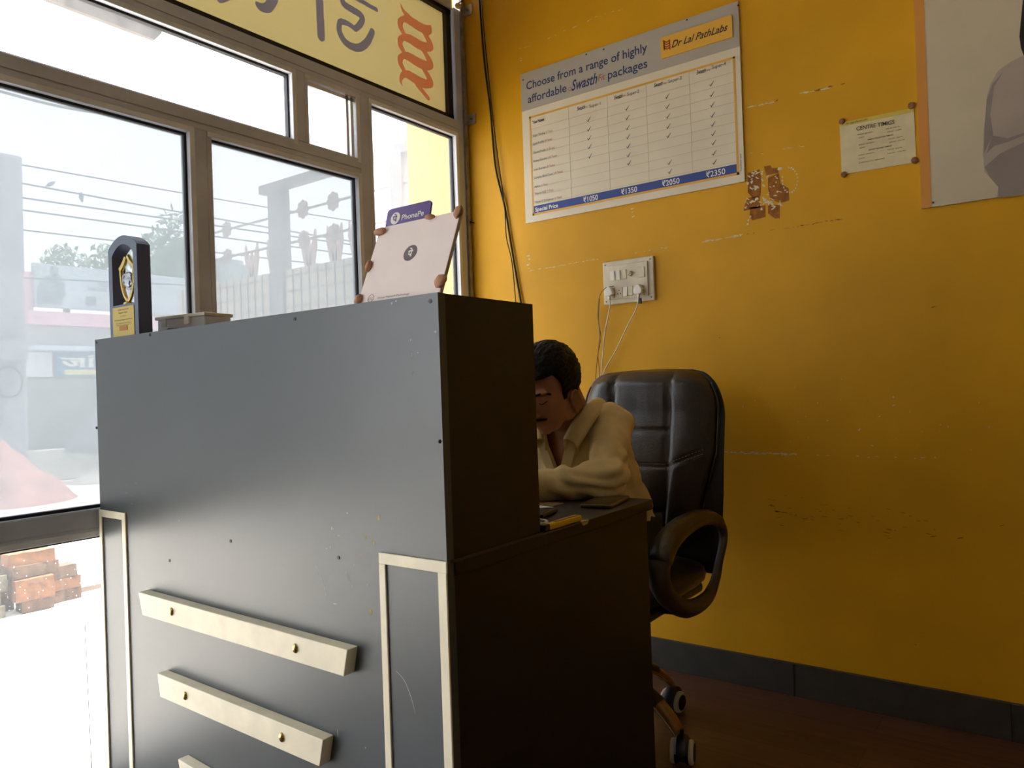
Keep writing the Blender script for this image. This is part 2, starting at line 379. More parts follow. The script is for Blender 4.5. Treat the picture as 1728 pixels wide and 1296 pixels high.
# hairline crack in a lower pane
b=NB(); p0=onx(143,1050,WX-.024); tube(b,[p0+Vector((0,.006,.002)),p0,Vector((WX-.024,p0.y+.004,.2)),Vector((WX-.024,p0.y+.006,.06))],.0011,6)
struct('trim_16',b,mat('glass_crack',(120,115,130),.5))
# ---- sign seen from behind
sg=thing('shop_sign','back-lit yellow shop sign with mirrored blue lettering and red helix, in the window head','sign',(WX-.03,.9,2.22))
SX=WX-.03
b=NB(); box(b,SX-.004,SX,Y0,2.452,2.225,2.685); link('sign_face',b,translucent_mat('yellow_flex_sheet',(184,175,143),.6),sg)
b=NB(); 
for a in ((Y0,2.48,2.212,2.232),(Y0,2.48,2.672,2.69),(2.448,2.478,2.225,2.69)): box(b,SX-.006,SX+.02,*a)
link('sign_border',b,BLACK,sg)
def sp(x,y): p=onx(x,y,SX+.0008); return p
nx=Vector((1,0,0))
def z2(cx,cy): return sp(400+cx/3.085,cy/3.085)
def z6(cx,cy,o=0): p=sp(620+cx/5.4,cy/5.4); p.x+=o; return p
def raster(bm,strokes,cell=.0016,x=SX+.0009):
    """fill a set of round brush strokes on the sign plane as one flat layer (no overlaps)"""
    import numpy as np
    segs=[]
    for P,wd,sm in strokes:
        if isinstance(wd,(int,float)): wd=[wd]*len(P)
        k=6 if sm else 1; Q=smoothpts(P,k) if sm else P
        for i in range(len(Q)-1):
            def wv_(i):
                a=i/k; j=min(int(a),len(wd)-2); return wd[j]+(wd[j+1]-wd[j])*(a-j)
            segs.append((Q[i].y,Q[i].z,Q[i+1].y,Q[i+1].z,wv_(i)/2,wv_(i+1)/2))
    ys=[q[0] for q in segs]+[q[2] for q in segs]; zs=[q[1] for q in segs]+[q[3] for q in segs]
    y0,y1=min(ys)-.03,max(ys)+.03; z0,z1=max(2.235,min(zs)-.03),min(2.671,max(zs)+.03)
    ny,nz=int((y1-y0)/cell),int((z1-z0)/cell)
    Y,Z=np.meshgrid(y0+(np.arange(ny)+.5)*cell,z0+(np.arange(nz)+.5)*cell); M=np.zeros(Y.shape,bool)
    for a,b_,c,d,ra,rb in segs:
        dx,dz=c-a,d-b_; L=dx*dx+dz*dz+1e-12; t=np.clip(((Y-a)*dx+(Z-b_)*dz)/L,0,1)
        M|=np.hypot(Y-a-t*dx,Z-b_-t*dz)<ra+(rb-ra)*t
    for j in range(nz):
        i=0
        while i<ny:
            if M[j,i]:
                i2=i
                while i2<ny and M[j,i2]: i2+=1
                ya_,yb_=y0+i*cell,y0+i2*cell; za,zb=z0+j*cell,z0+(j+1)*cell
                poly(bm,[(x,ya_,za),(x,yb_,za),(x,yb_,zb),(x,ya_,zb)]); i=i2
            else: i+=1
def hs(pts,w,sm=True): return ([z2(*p) for p in pts],w,sm)
b=NB()
raster(b,[hs(((470,-420),(690,-290)),.03,False),
 hs(((545,-80),(547,-20),(556,20),(600,50),(640,75),(652,98),(640,128),(615,150)),[.024,.024,.026,.028,.028,.026,.026,.022]),
 hs(((615,150),(580,125),(545,112)),[.022,.02,.024]),
 hs(((535,115),(532,160),(560,215),(605,245),(645,245),(680,215),(705,165)),[.022,.026,.028,.030,.030,.030,.026]),
 hs(((600,-20),(725,50)),.018,False),
 hs(((415,-300),(438,190)),.034,False),
 hs(((105,20),(125,38),(160,38),(190,-5),(205,-60)),[.016,.028,.034,.034,.03]),
 hs(((-60,-160),(-40,-40),(-90,-10)),.03)])
link('lettering',b,translucent_mat('blue_grey_vinyl',(160,165,235),.6),sg)
b=NB()
def h6(pts,w): return ([z6(*p) for p in pts],w,True)
ST=[h6(((300,32),(325,95),(370,150),(420,200)),[.003,.016,.026,.030]),
    h6(((575,232),(572,285),(545,312)),[.006,.020,.012]),
    h6(((318,780),(303,735),(318,690),(345,672)),[.003,.014,.024,.026]),
    h6(((450,770),(505,835),(555,895)),[.020,.022,.020])]
for k in range(4):
    dy=k*167
    # sweeping band from upper left to lower right
    P=((330,172+dy),(380,185+dy),(430,215+dy),(480,245+dy),(530,262+dy),(565,258+dy) if k else (575,240+dy))
    ST.append(h6(P,[.024,.038,.042,.042,.034,.008] if k==0 else [.024,.038,.042,.042,.040,.024]))
    if k<3:
        ST.append(h6(((322,175+dy),(300,200+dy),(300,240+dy),(322,285+dy),(345,330+dy)),[.024,.030,.028,.024,.014]))
        ST.append(h6(((490,265+dy),(530,320+dy),(562,380+dy),(575,420+dy),(560,440+dy)),[.016,.026,.032,.036,.030]))
raster(b,ST)
link('helix_logo',b,translucent_mat('salmon_red_vinyl',(255,176,160),.6),sg)
# galvanised wall channel and its two clips
b=NB(); box(b,WX-.045,WX+.008,2.538,2.5495,0,2.93); box(b,WX+.002,WX+.014,2.525,2.541,0,2.93); o=struct('trim_17',b,mat('galvanised_steel',(165,160,152),.4,metal=.6,var=.1,vscale=30))
for z,l in ((2.70,'upper'),(2.225,'lower')):
    t=thing('angle_bracket','galvanised angle bracket on the yellow wall, %s'%('near the top of the channel' if l=='upper' else 'level with the rail under the sign'),'bracket',(WX+.03,WY,z))
    b=NB(); box(b,WX+.014,WX+.055,WY-.005,WY-.0012,z-.022,z+.022); box(b,WX+.014,WX+.018,WY-.035,WY-.001,z-.022,z+.022); link('plate',b,MATS['galvanised_steel'],t)
    b=NB(); cyl(b,(WX+.036,WY-.009,z),(WX+.036,WY-.004,z),.005,n=10); link('screw',b,CHROME,t)
t=thing('wire_knot','small cream insulator tied with wire at the top end of the steel channel','insulator',(WX+.01,2.49,2.70))
b=NB(); ell(b,(WX+.025,2.49,2.70),(.013,.016,.012),n=2); link('insulator_body',b,mat('cream_insulator',(225,210,140),.5,var=.1),t,smooth=180)
b=NB(); tube(b,smoothpts([(WX+.026,2.49,2.712),(WX+.04,2.5,2.72),(WX+.03,2.52,2.73),(WX+.012,2.53,2.74)],6),.002,6); link('tie_wire',b,BLACK,t)
t=thing('wall_anchor','small dark hook screwed in the yellow wall beside the window jamb','hook',(WX+.02,WY,1.75))
b=NB(); q=wp(800,376,0); cyl(b,q,(q.x,WY-.02,q.z),.003,n=8); ell(b,(q.x,WY-.022,q.z),(.006,.004,.006),n=2); link('hook_body',b,BLACK,t)

# hanging cables
t=thing('hanging_cable','pair of black cables hanging down the yellow wall from the ceiling to behind the counter','cable',(-2,2.53,1.3))
b=NB(); P=[(807,-30),(812,40),(818,110),(828,190),(836,280),(852,350),(862,410),(872,470),(880,515),(886,560)]
tube(b,smoothpts([ony(x,y,WY-.008) for x,y in P],6),.0042,8); link('thick_cable',b,BLACK,t)
b=NB(); P=[(808,-30),(816,60),(824,140),(832,215),(842,290),(850,350),(853,400),(862,440),(868,500),(872,560)]
tube(b,smoothpts([ony(x+1.5,y,WY-.012) for x,y in P],6),.0022,6); link('thin_cable',b,BLACK,t)

# ============================================================ COUNTER
XS=-.84; XL=-2.045; YF=.943; YH=1.222; ZT=1.215; ZD=.76; YD=1.718; T=.018
ct=thing('reception_counter','tall charcoal reception counter with cream strips and slats on its front','counter',((XS+XL)/2,1.3,0))
b=NB(); box(b,XL,XS-.0,YF,YF+T,0,ZT)
# chips and scratches of the front panel, in the same mesh
def fp(x,y,o=.0005): p=ony(x,y,YF-o); return p
def chip(x,y,w,h,ang=0,mi=1,n=7):
    c=fp(x,y); pts=[]
    for i in range(n):
        tt=2*PI*i/n; r=random.uniform(.5,1.1); px=math.cos(tt)*w*r/2; pz=math.sin(tt)*h*r/2
        pts.append(c+Vector((px*math.cos(ang)-pz*math.sin(ang),0,px*math.sin(ang)+pz*math.cos(ang))))
    poly(b,pts,mi)
for a in ((639,874,.006,.010),(617,906,.006,.010),(626,912,.004,.004),(631,916,.005,.009),(609,935,.005,.005),(620,987,.003,.003),(625,1033,.006,.013),(617,1262,.003,.005)): chip(*a)
for a in ((560,892,.003,.008),(571,904,.008,.002),(551,926,.009,.002),(557,923,.002,.006),(565,1019,.012,.002),(586,866,.002,.005),(597,953,.003,.001),(570,1238,.002,.02),(213,832,.002,.004),(222,837,.003,.002),(214,818,.004,.001),(229,815,.003,.002),(222,850,.003,.003),(302,878,.003,.002)): chip(*a,mi=2)
for (x,y,w_,h_) in ((735,560,.009,.006),(693,574,.002,.005),(695,599,.003,.010),(695,628,.003,.005),(705,595,.004,.002),(661,512,.006,.008),(668,508,.006,.003)): chip(x,y,w_,h_,mi=2)
stroke(b,[fp(533,956),fp(545,985),fp(550,1005)],.0008,(0,1,0),2); stroke(b,[fp(583,965),fp(594,990)],.0008,(0,1,0),2)
stroke(b,[fp(668,1132),fp(682,1148),fp(693,1175),fp(701,1204)],[.0004,.0012,.0014,.0004],(0,1,0),2)
link('front_panel',b,[LAM,CHIP,mat('pale_scratch',(170,172,165),.7)],ct)
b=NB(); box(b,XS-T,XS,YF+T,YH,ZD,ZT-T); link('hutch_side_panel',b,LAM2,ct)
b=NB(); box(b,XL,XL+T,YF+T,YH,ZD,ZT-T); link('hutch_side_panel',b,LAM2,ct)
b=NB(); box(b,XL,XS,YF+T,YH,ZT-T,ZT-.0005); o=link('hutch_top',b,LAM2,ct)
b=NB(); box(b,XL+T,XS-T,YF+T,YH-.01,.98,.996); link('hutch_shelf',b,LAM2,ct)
b=NB(); box(b,XL+.0,XS+.004,YF+T,YD,ZD-.025,ZD); o=link('desk_top',b,LAM2,ct); bevel(o,.002)
b=NB(); q=onz(985,893,ZD); 
prism(b,[(XS+.0045,1.37,ZD-.001),(XS+.0045,1.402,ZD-.001),(XS+.0045,1.396,ZD-.008),(XS+.0045,1.378,ZD-.009)],(-.003,0,0)); prism(b,[(XS+.0042,1.37,ZD+.0005),(XS-.012,1.378,ZD+.0005),(XS-.008,1.392,ZD+.0005),(XS+.0042,1.402,ZD+.0005)],(0,0,-.001)); link('edge_chip',b,CHIP,ct)
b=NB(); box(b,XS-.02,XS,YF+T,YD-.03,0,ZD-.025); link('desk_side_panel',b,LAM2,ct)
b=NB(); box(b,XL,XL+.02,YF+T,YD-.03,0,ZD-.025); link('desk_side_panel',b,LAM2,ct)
b=NB(); box(b,XS-.015,XS+.003,YF+.01,YH+.001,ZD-.001,ZD+.004); link('joint_line',b,mat('laminate_edge',(66,56,48),.5),ct)
# cream strips
def strip(x0,x1,z0,z1,name='edge_strip'):
    b=NB(); box(b,x0,x1,YF-.004,YF+.0,z0,z1); o=link(name,b,STRIP,ct); bevel(o,.0008,1); return o
sl=.014
strip(XL,XL+sl,0,.755); strip(-1.926,-1.908,0,.755); strip(XL,-1.908,.752,.770)
strip(XS-.205,XS-.186,0,.742) if False else strip(-1.000,-.984,0,.744); strip(-.8585,XS+.001,0,.744); strip(-1.000,XS+.002,.744,.764)
# slats with studs
def slat(xa,xb,z0,z1,dz,studs,bevs=.022):
    """trapezoid slat: top edge longer than bottom"""
    b=NB(); y0=YF-.026
    prism(b,[(xa,YF,z1),(xb,YF,z1+dz),(xb-bevs,YF,z0+dz),(xa+bevs*.35,YF,z0)],(0,-.026,0))
    o=link('front_slat',b,STRIP,ct); bevel(o,.0015)
    for (x,y) in studs:
        p=ony(x,y,y0); bb=NB(); g=bmesh.ops.create_uvsphere(bb,u_segments=16,v_segments=10,radius=.0085)
        bmesh.ops.transform(bb,matrix=Matrix.Translation((p.x,y0,p.z))@Matrix.Diagonal((.9,.7,1.15,1)),verts=g['verts']); link('stud',bb,BRASS,o,smooth=180)
def sl_from(tl,bl,tr,br,studs):
    Yp=YF-.026; a=ony(*tl,Yp); c=ony(*bl,Yp); d=ony(*tr,Yp); f=ony(*br,Yp)
    b=NB(); prism(b,[(a.x,YF,a.z),(d.x,YF,d.z),(f.x,YF,f.z),(c.x,YF,c.z)],(0,-.026,0))
    o=link('front_slat',b,STRIP,ct); bevel(o,.0015)
    for (x,y) in studs:
        p=ony(x,y,Yp); bb=NB(); g=bmesh.ops.create_uvsphere(bb,u_segments=16,v_segments=10,radius=.0085)
        bmesh.ops.transform(bb,matrix=Matrix.Translation((p.x,Yp,p.z))@Matrix.Diagonal((.9,.7,1.15,1)),verts=g['verts']); link('stud',bb,BRASS,o,smooth=180)
sl_from((233,999),(240,1038),(586,1097),(580,1142),((290,1032),(499,1094)))
sl_from((265,1136),(270,1176),(545,1249),(539,1294),((313,1174),(476,1244)))
sl_from((300,1281),(306,1322),(500,1400),(493,1446),((340,1312),))
for (x,y) in ((163,578),(253,565),(498,538),(726,508),(286,946),(571,941),(740,745),(389,913),(163,722)):
    p=fp(x,y,0) if x<740 else None
    b=NB()
    if p is None: q=onx(742,745,XS); cyl(b,(XS-.001,q.y,q.z),(XS+.001,q.y,q.z),.0035,n=12)
    else: cyl(b,(p.x,YF+.001,p.z),(p.x,YF-.001,p.z),.0038,n=12); cyl(b,(p.x,YF-.0008,p.z),(p.x,YF-.0014,p.z),.0018,n=8)
    link('screw_head',b,PLBLK,ct)

# ---- things on the counter
def arch_pts(x0,x1,z0,zs,zt,n=16):
    pts=[(x0,z0),(x0,zs)]
    for i in range(1,n):
        t=i/n; x=x0+(x1-x0)*t; pts.append((x,zs+(zt-zs)*math.sin(PI*t)**.8))
    pts+= [(x1,zs),(x1,z0)]
    return pts
tx0,tx1=-2.012,-1.866; ty0,ty1=.968,1.003; tz=ZT
tr=thing('award_trophy','dark blue arched award trophy with gold figure and yellow plate at the counter\'s left end','trophy',((tx0+tx1)/2,.985,ZT))
TB=mat('navy_lacquer_front',(104,120,142),.35,var=.03); TBD=mat('navy_lacquer_side_glare',(88,100,140),.4,var=.03)  # one lacquer in two tones; veil glare is put into the side colour
outer=arch_pts(tx0,tx1,tz,1.447,1.477); inner=arch_pts(tx0+.019,tx1-.019,1.300,1.428,1.455)
b=NB()
n_=len(outer)
def ringface(b,O,I,y,flip):
    Ov=[b.verts.new((x,y,z)) for x,z in O]; Iv=[b.verts.new((x,y,z)) for x,z in I]
    for i in range(len(O)-1): b.faces.new([Ov[i],Ov[i+1],Iv[i+1],Iv[i]]).material_index=0
    b.faces.new([Ov[0],Iv[0],Iv[-1],Ov[-1]]).material_index=0
    return Ov,Iv
A,B_=ringface(b,outer,inner,ty0,0); D,E_=ringface(b,outer,inner,ty1,1)
for P,Q in ((A,D),(B_,E_)):
    for i in range(len(P)): b.faces.new([P[i],P[(i+1)%len(P)],Q[(i+1)%len(P)],Q[i]]).material_index=1
link('arch_frame',b,[TB,TBD],tr)
b=NB(); box(b,tx0+.018,tx1-.020,ty0-.0015,ty0,tz+.004,1.294); pl=link('plate',b,mat('yellow_brass_plate',(224,196,92),.35,metal=.2,var=.04),tr)
b=NB(); xr=(1,0,0); zu=(0,0,1)
for s,z,w_,h_ in (('CERTIFICATE',1.285,.055,.0035),('Super Star',1.277,.045,.005),('presented to',1.269,.03,.003),('Dr Sample Regd. Partner',1.259,.09,.004),('for outstanding and best',1.251,.075,.003),('Franchise performance',1.2455,.07,.003)):
    if s.startswith('Dr'): s='M Sandeep Rajput, Samdhana'
    text(b,s,((tx0+tx1)/2-w_/2,ty0-.0021,z),xr,zu,h_,w_)
link('engraving',b,mat('dark_engraving',(90,70,30),.6),pl)
b=NB(); box(b,tx0+.052,tx1-.054,ty0-.0025,ty0-.0015,tz+.018,tz+.030); link('logo_patch',b,mat('orange_patch',(214,140,40),.5),pl)
GOLD=mat('gold_plating',(205,180,110),.25,metal=.9,var=.08)
GT=Matrix.Translation((0,0,1.300))@Matrix.Diagonal((1.1,1,1.28,1))@Matrix.Translation((0,0,-1.312)); GT=Matrix.Translation(((tx0+tx1)/2,0,0))@GT@Matrix.Translation((-(tx0+tx1)/2,0,0))
b=NB(); cx=(tx0+tx1)/2; yy=(ty0+ty1)/2-.004
for s in (-1,1):
    P=[(cx,yy,1.318),(cx+s*.016,yy,1.332),(cx+s*.026,yy,1.352),(cx+s*.030,yy,1.374),(cx+s*.030,yy,1.388)]
    tube(b,smoothpts(P,5),[.005]*21,8); tube(b,[(cx+s*.031,yy,1.386),(cx+s*.014,yy,1.398),(cx+s*.004,yy,1.409)],.006,8)
    ell(b,(cx+s*.031,yy,1.387),(.0065,)*3,n=2)
lathe(b,[(.014,0),(.012,.004),(.005,.008)],(cx,yy,1.312)); bmesh.ops.transform(b,matrix=GT,verts=b.verts[:]); link('gold_cup_figure',b,GOLD,tr,smooth=40)
b=NB(); bmesh.ops.create_icosphere(b,subdivisions=2,radius=.017,matrix=Matrix.Translation((cx+.004,yy,1.362))); bmesh.ops.transform(b,matrix=GT,verts=b.verts[:]); gm=mat('crystal_ball',(230,235,245),.03,metal=0,spec=.9); gm.node_tree.nodes['Principled BSDF'].inputs['Transmission Weight'].default_value=.85; link('crystal_ball',b,gm,tr)
b=NB(); lathe(b,[(.002,0),(.010,.022)],(cx+.004,yy,1.322),n=8); bmesh.ops.transform(b,matrix=GT,verts=b.verts[:]); link('crystal_stem',b,gm,tr)
# clear plastic box
cb=onz(345,527,1.272); 
bx=thing('storage_box','low white translucent plastic box with lid on the counter beside the trophy','box',(cb.x,cb.y,ZT))
Mb=Matrix.Translation((cb.x,cb.y,ZT))@Matrix.Rotation(R(8),4,'Z')
PB=translucent_mat('frosted_white_plastic',(244,242,244),.6)
b=NB(); box(b,-.185,0,.0,.085,0,.05,M=Mb); o=link('box_body',b,PB,bx); bevel(o,.004)
b=NB(); box(b,-.19,.004,-.004,.089,.049,.058,M=Mb); o=link('lid',b,WHPL2,bx); bevel(o,.002)
for x in (-.15,-.06):
    b=NB(); box(b,x-.009,x+.009,-.008,-.003,.03,.052,M=Mb); o=link('latch',b,WHPL2,bx); bevel(o,.001)
b=NB(); prism(b,[Mb@Vector((-.16,-.0015,.002)),Mb@Vector((-.06,-.0015,.002)),Mb@Vector((-.10,-.0015,.024)),Mb@Vector((-.14,-.0015,.026))],(0,.001,0)); link('dark_contents',b,mat('grey_contents',(120,124,136),.7),bx)
# leaning white card with clay blobs
bl=Vector((-1.05,.957,ZT+.002)); br=Vector((-.846,.957,ZT+.002)); upv=Vector((0,.062,.146)).normalized(); Hc=.163
qc=thing('payment_card_board','white payment card on a leaning board with brown clay blobs at its corners','card',(-.95,.96,ZT))
nrm=Vector((0,-1,0)); nrm=(nrm-upv*nrm.dot(upv)).normalized()
def qp(u,v,o=0): return bl+Vector((1,0,0))*u*(.204)+upv*v*Hc+nrm*o
b=NB(); prism(b,[qp(0,0),qp(1,0),qp(1,1),qp(0,1)],-nrm*.006); o=link('board',b,mat('cardboard_edge',(200,180,160),.7,var=.05),qc)
b=NB(); prism(b,[qp(.004,.0,.0005),qp(.996,.0,.0005),qp(.996,.996,.0005),qp(.004,.996,.0005)],nrm*.0006); link('printed_sheet',b,mat('white_paper_pinkish',(238,226,224),.6,var=.02),qc)
b=NB(); c0=qp(.51,.56,.0013); pts=[]
for i in range(32): t=2*PI*i/32; pts.append(c0+Vector((1,0,0))*math.cos(t)*.0165+upv*math.sin(t)*.0165)
poly(b,pts)
cc=qp(.16,.04,.0013)
for i in range(20):
    t0=2*PI*i/20; t1=2*PI*(i+1)/20; a=[cc+Vector((1,0,0))*math.cos(t)*r+upv*math.sin(t)*r for t,r in ((t0,.008),(t1,.008),(t1,.0068),(t0,.0068))]; poly(b,a)
text(b,'CC',qp(.132,.018,.0014),(1,0,0),upv,.0055,.011)
text(b,'Shree Mahesh Pathology',qp(.25,.02,.0014),(1,0,0),upv,.004,.08)
link('round_logo',b,mat('grey_print',(112,100,106),.7),qc)
b=NB(); text(b,'पे',qp(.482,.515,.0018),(1,0,0),upv,.014,.012,bold=.03); link('logo_letter',b,WHITE,qc)
CLAY=mat('brown_clay',(176,130,98),.7,var=.12,vscale=60,bump=.3,bscale=80)
for i,(u,v,ru,rv) in enumerate(((.03,.93,.016,.008),(.645,.985,.012,.0045),(.985,.97,.010,.013),(.985,.12,.013,.013),(.015,.47,.006,.012),(.01,.03,.008,.012))):
    b=NB(); c=qp(u,v,.004); g=bmesh.ops.create_icosphere(b,subdivisions=3,radius=1)
    for vv in g['verts']:
        nn=vv.co*(1+.18*noise.noise(vv.co*2+Vector((i*3,0,0)))); vv.co=c+Vector((1,0,0))*nn.x*ru+upv*nn.y*rv+nrm*nn.z*.006
    link('clay_blob',b,CLAY,qc,smooth=180)
# purple payment stand behind it
st=thing('payment_stand','purple headed payment stand standing behind the leaning white card','stand',(-1.02,1.06,ZT))
def pq(x,y,Yv,o=0): return ony(x,y,Yv-o)
PUR=mat('purple_plastic',(86,62,140),.35,var=.02)
pt=[ony(647,386,1.062),ony(655,360,1.062),ony(658,357,1.062),ony(722,345,1.062),ony(727,348,1.062),ony(716,376,1.062)]
x0_,x1_=-1.095,-.975
ul=Vector((0,.25,1)).normalized(); nl=Vector((0,-1,.25)).normalized()
def ps(u,h,o=0): return Vector((x0_+u*(x1_-x0_),1.035,ZT))+ul*h+nl*o
b=NB(); r_=.008; hh=.212; bb_=.165; P=[(0,bb_),(1,bb_)]
for i in range(7): t=i/6*PI/2; P.append((1-(r_-r_*math.cos(t))/.12,hh-r_+r_*math.sin(t)))
for i in range(7): t=i/6*PI/2; P.append(((r_-r_*math.sin(t))/.12,hh-r_+r_*math.cos(t)))
prism(b,[ps(u,h) for u,h in P],-nl*.004); link('header',b,PUR,st)
b=NB(); prism(b,[ps(0,.004),ps(1,.004),ps(1,bb_),ps(0,bb_)],-nl*.004); link('panel',b,mat('cream_card',(232,226,190),.5,var=.03),st)
b=NB(); box(b,x0_,x1_,1.033,1.10,ZT,ZT+.006); link('foot',b,WHPL2,st)
b=NB(); c1=ps(.22,.189,.0006); poly(b,[c1+Vector((1,0,0))*math.cos(2*PI*i/28)*.013+ul*math.sin(2*PI*i/28)*.013 for i in range(28)])
text(b,'PhonePe',ps(.37,.182,.0006),(1,0,0),ul,.012,.060,bold=.015); link('brand_lettering',b,WHITE,st)
b=NB(); text(b,'पे',ps(.165,.182,.0012),(1,0,0),ul,.013,.012,bold=.03); link('logo_letter',b,PUR,st)

# ---- things on the desk
ph=thing('smartphone','black smartphone with a bronze rim lying on the desk by the man\'s elbow','phone',(-.905,1.62,ZD))
pts=[onz(*p,ZD+.008) for p in ((985,855),(1017,838),(1058,842),(1040,861))]
b=NB(); cen=sum(pts,Vector())/4; Mp=Matrix.Translation((-.912,1.612,ZD))@Matrix.Rotation(R(101),4,'Z')
box(b,-.076,.076,-.039,.039,.0005,.0095,M=Mp); o=link('phone_body',b,mat('bronze_metal',(120,98,74),.3,metal=.7),ph); bevel(o,.003,3)
b=NB(); box(b,-.073,.073,-.036,.036,.0093,.0101,M=Mp); link('screen',b,mat('black_glass_screen',(14,12,12),.12,spec=.8),ph)
kn=thing('box_cutter','yellow and black box cutter knife lying at the desk edge','cutter',(-.87,1.36,ZD))
a=onz(920,889,ZD+.008); c=onz(978,872,ZD+.008); d=(c-a).normalized(); Mk=Matrix.Translation(((a.x+c.x)/2,(a.y+c.y)/2,ZD))@Matrix.Rotation(math.atan2(d.y,d.x),4,'Z'); hl=(c-a).length/2
YP=mat('yellow_plastic',(214,178,30),.4,var=.04)
b=NB(); box(b,-hl,hl*.95,-.009,.009,0,.013,M=Mk); o=link('handle',b,YP,kn); bevel(o,.004,3)
b=NB(); box(b,-hl-.012,-hl+.006,-.0095,.0095,0,.014,M=Mk); o=link('cap',b,PLBLK,kn); bevel(o,.003)
b=NB(); box(b,-hl*.5,hl*.8,-.004,.004,.0125,.0145,M=Mk); link('slot',b,mat('tan_label',(180,140,60),.5),kn)
cl=thing('cable_coil','small coil of cream cable on the desk at the foot of the dark hutch','cable',(-.86,1.27,ZD))
b=NB(); P=[]
for i in range(60):
    t=i/60*2*PI*1.8; rr=.022+.004*math.sin(i*.4); P.append(Vector((-.885+rr*math.cos(t),1.265+rr*1.2*math.sin(t),ZD+.004+i*.00025)))
tube(b,P,.0032,8); link('cable',b,WHPL,cl,smooth=180)
pn=thing('pen','black pen with a metal clip lying behind the yellow box cutter','pen',(-.93,1.40,ZD))
b=NB(); a=onz(914,872,ZD+.005); c=a+Vector((-.02,.09,0)); cyl(b,a,c,.0045,n=12); link('barrel',b,PLBLK,pn)
b=NB(); m_=a+(c-a).normalized()*.01; tube(b,[m_+Vector((0,0,.006)),m_+(c-a).normalized()*.035+Vector((0,0,.007))],.0012,6); link('clip',b,CHROME,pn)
pp=thing('paper_sheet','white sheet of paper under the man\'s forearm on the desk','paper',(-1.05,1.45,ZD))
b=NB(); q=onz(935,857,ZD); prism(b,[(q.x,q.y,ZD+.001),(q.x-.07,q.y+.012,ZD+.001),(q.x-.25,q.y-.03,ZD+.001),(q.x-.20,q.y-.19,ZD+.001)],(0,0,.0008)); link('sheet',b,WHITE,pp)
bk=thing('cardboard_folder','tan card folder lying on the desk between the white paper and the phone','folder',(-1.0,1.53,ZD))
b=NB(); q2=onz(950,852,ZD); box(b,q2.x-.16,q2.x-.01,q2.y-.03,q2.y+.02,ZD,ZD+.0009); link('cover',b,mat('brown_card',(130,104,70),.7,var=.05),bk)

# ============================================================ WALL PAPERS
BY=WY-.009
XR=Vector((1,0,0)); ZU=Vector((0,0,1))
def b3(cx,cy,o=0): p=ony(860+cx/3.241,cy/3.241,BY-o); return p
bd=thing('price_board','white price board with grey heading and a blue price row on the yellow wall','board',(-1.31,WY,2.03))
bx0,bx1,bz0,bz1=-1.766,-.853,1.727,2.343
b=NB(); box(b,bx0,bx1,BY,WY-.0013,bz0,bz1); o=link('panel',b,mat('board_white',(226,214,190),.5,var=.015),bd)
b=NB(); hz=b3(68,612).z; box(b,bx0,bx1,BY-.0008,BY,hz,bz1); link('heading_band',b,mat('board_grey',(178,170,158),.5),bd)
NAVY=mat('board_navy_ink',(38,58,104),.5); INK=mat('board_dark_ink',(48,44,58),.5); RED=mat('board_red_ink',(176,84,58),.5); ORG=mat('board_orange',(226,172,70),.5); BLU=mat('board_blue',(40,66,142),.45); GRID=mat('board_grid_grey',(196,184,158),.6)
def tx(bm,s,l,r,h,o=.0012,**k):
    a=b3(*l,o); c=b3(*r,o); text(bm,s,a,XR,ZU,h,abs(c.x-a.x),**k)
b=NB(); tx(b,'Choose from a range of highly',(92,492),(753,290),.0335,bold=.012); tx(b,'affordable',(100,565),(311,490),.0335,bold=.012); tx(b,'packages',(538,433),(753,355),.0335,bold=.012); link('heading_lettering',b,NAVY,bd)
b=NB(); tx(b,'Swasth',(338,497),(480,440),.042,shear=.35,bold=.015); link('script_lettering',b,NAVY,bd)
b=NB(); tx(b,'Fit',(484,445),(524,432),.026,shear=.25); a=b3(330,487,.0012)
for i in range(14):
    t0=i/16*2*PI;t1=(i+1)/16*2*PI; poly(b,[a+XR*math.cos(t)*r+ZU*math.sin(t)*r for t,r in ((t0,.008),(t1,.008),(t1,.006),(t0,.006))])
link('red_lettering',b,RED,bd)
# logo panel
lp0=b3(833,325); lx0=lp0.x; lx1=b3(1222,205).x; lz0=b3(833,325).z; lz1=b3(833,210).z
lg=None; b=NB(); box(b,lx0,lx1,BY-.006,BY-.0009,lz0,lz1); lg=link('logo_plaque',b,mat('plaque_yellow',(232,178,66),.45),bd)
b=NB(); lh=lz1-lz0; text(b,'Dr Lal PathLabs',(lx0+(lx1-lx0)*.155,BY-.0066,lz0+lh*.36),XR,ZU,lh*.34,(lx1-lx0)*.79,shear=.45,bold=.012); link('plaque_lettering',b,INK,lg)
b=NB()
for k in range(4):
    zc=lz0+lh*(.38+k*.11); xq=lx0+(lx1-lx0)*.09
    stroke(b,[(xq-.013,BY-.0066,zc+.008),(xq,BY-.0066,zc),(xq+.013,BY-.0066,zc+.004)],.004,(0,1,0)); stroke(b,[(xq-.011,BY-.0066,zc+.010),(xq-.010,BY-.0066,zc-.002)],.004,(0,1,0)); stroke(b,[(xq+.010,BY-.0066,zc+.006),(xq+.012,BY-.0066,zc-.006)],.004,(0,1,0))
link('plaque_helix',b,mat('helix_red',(190,70,40),.5),lg)
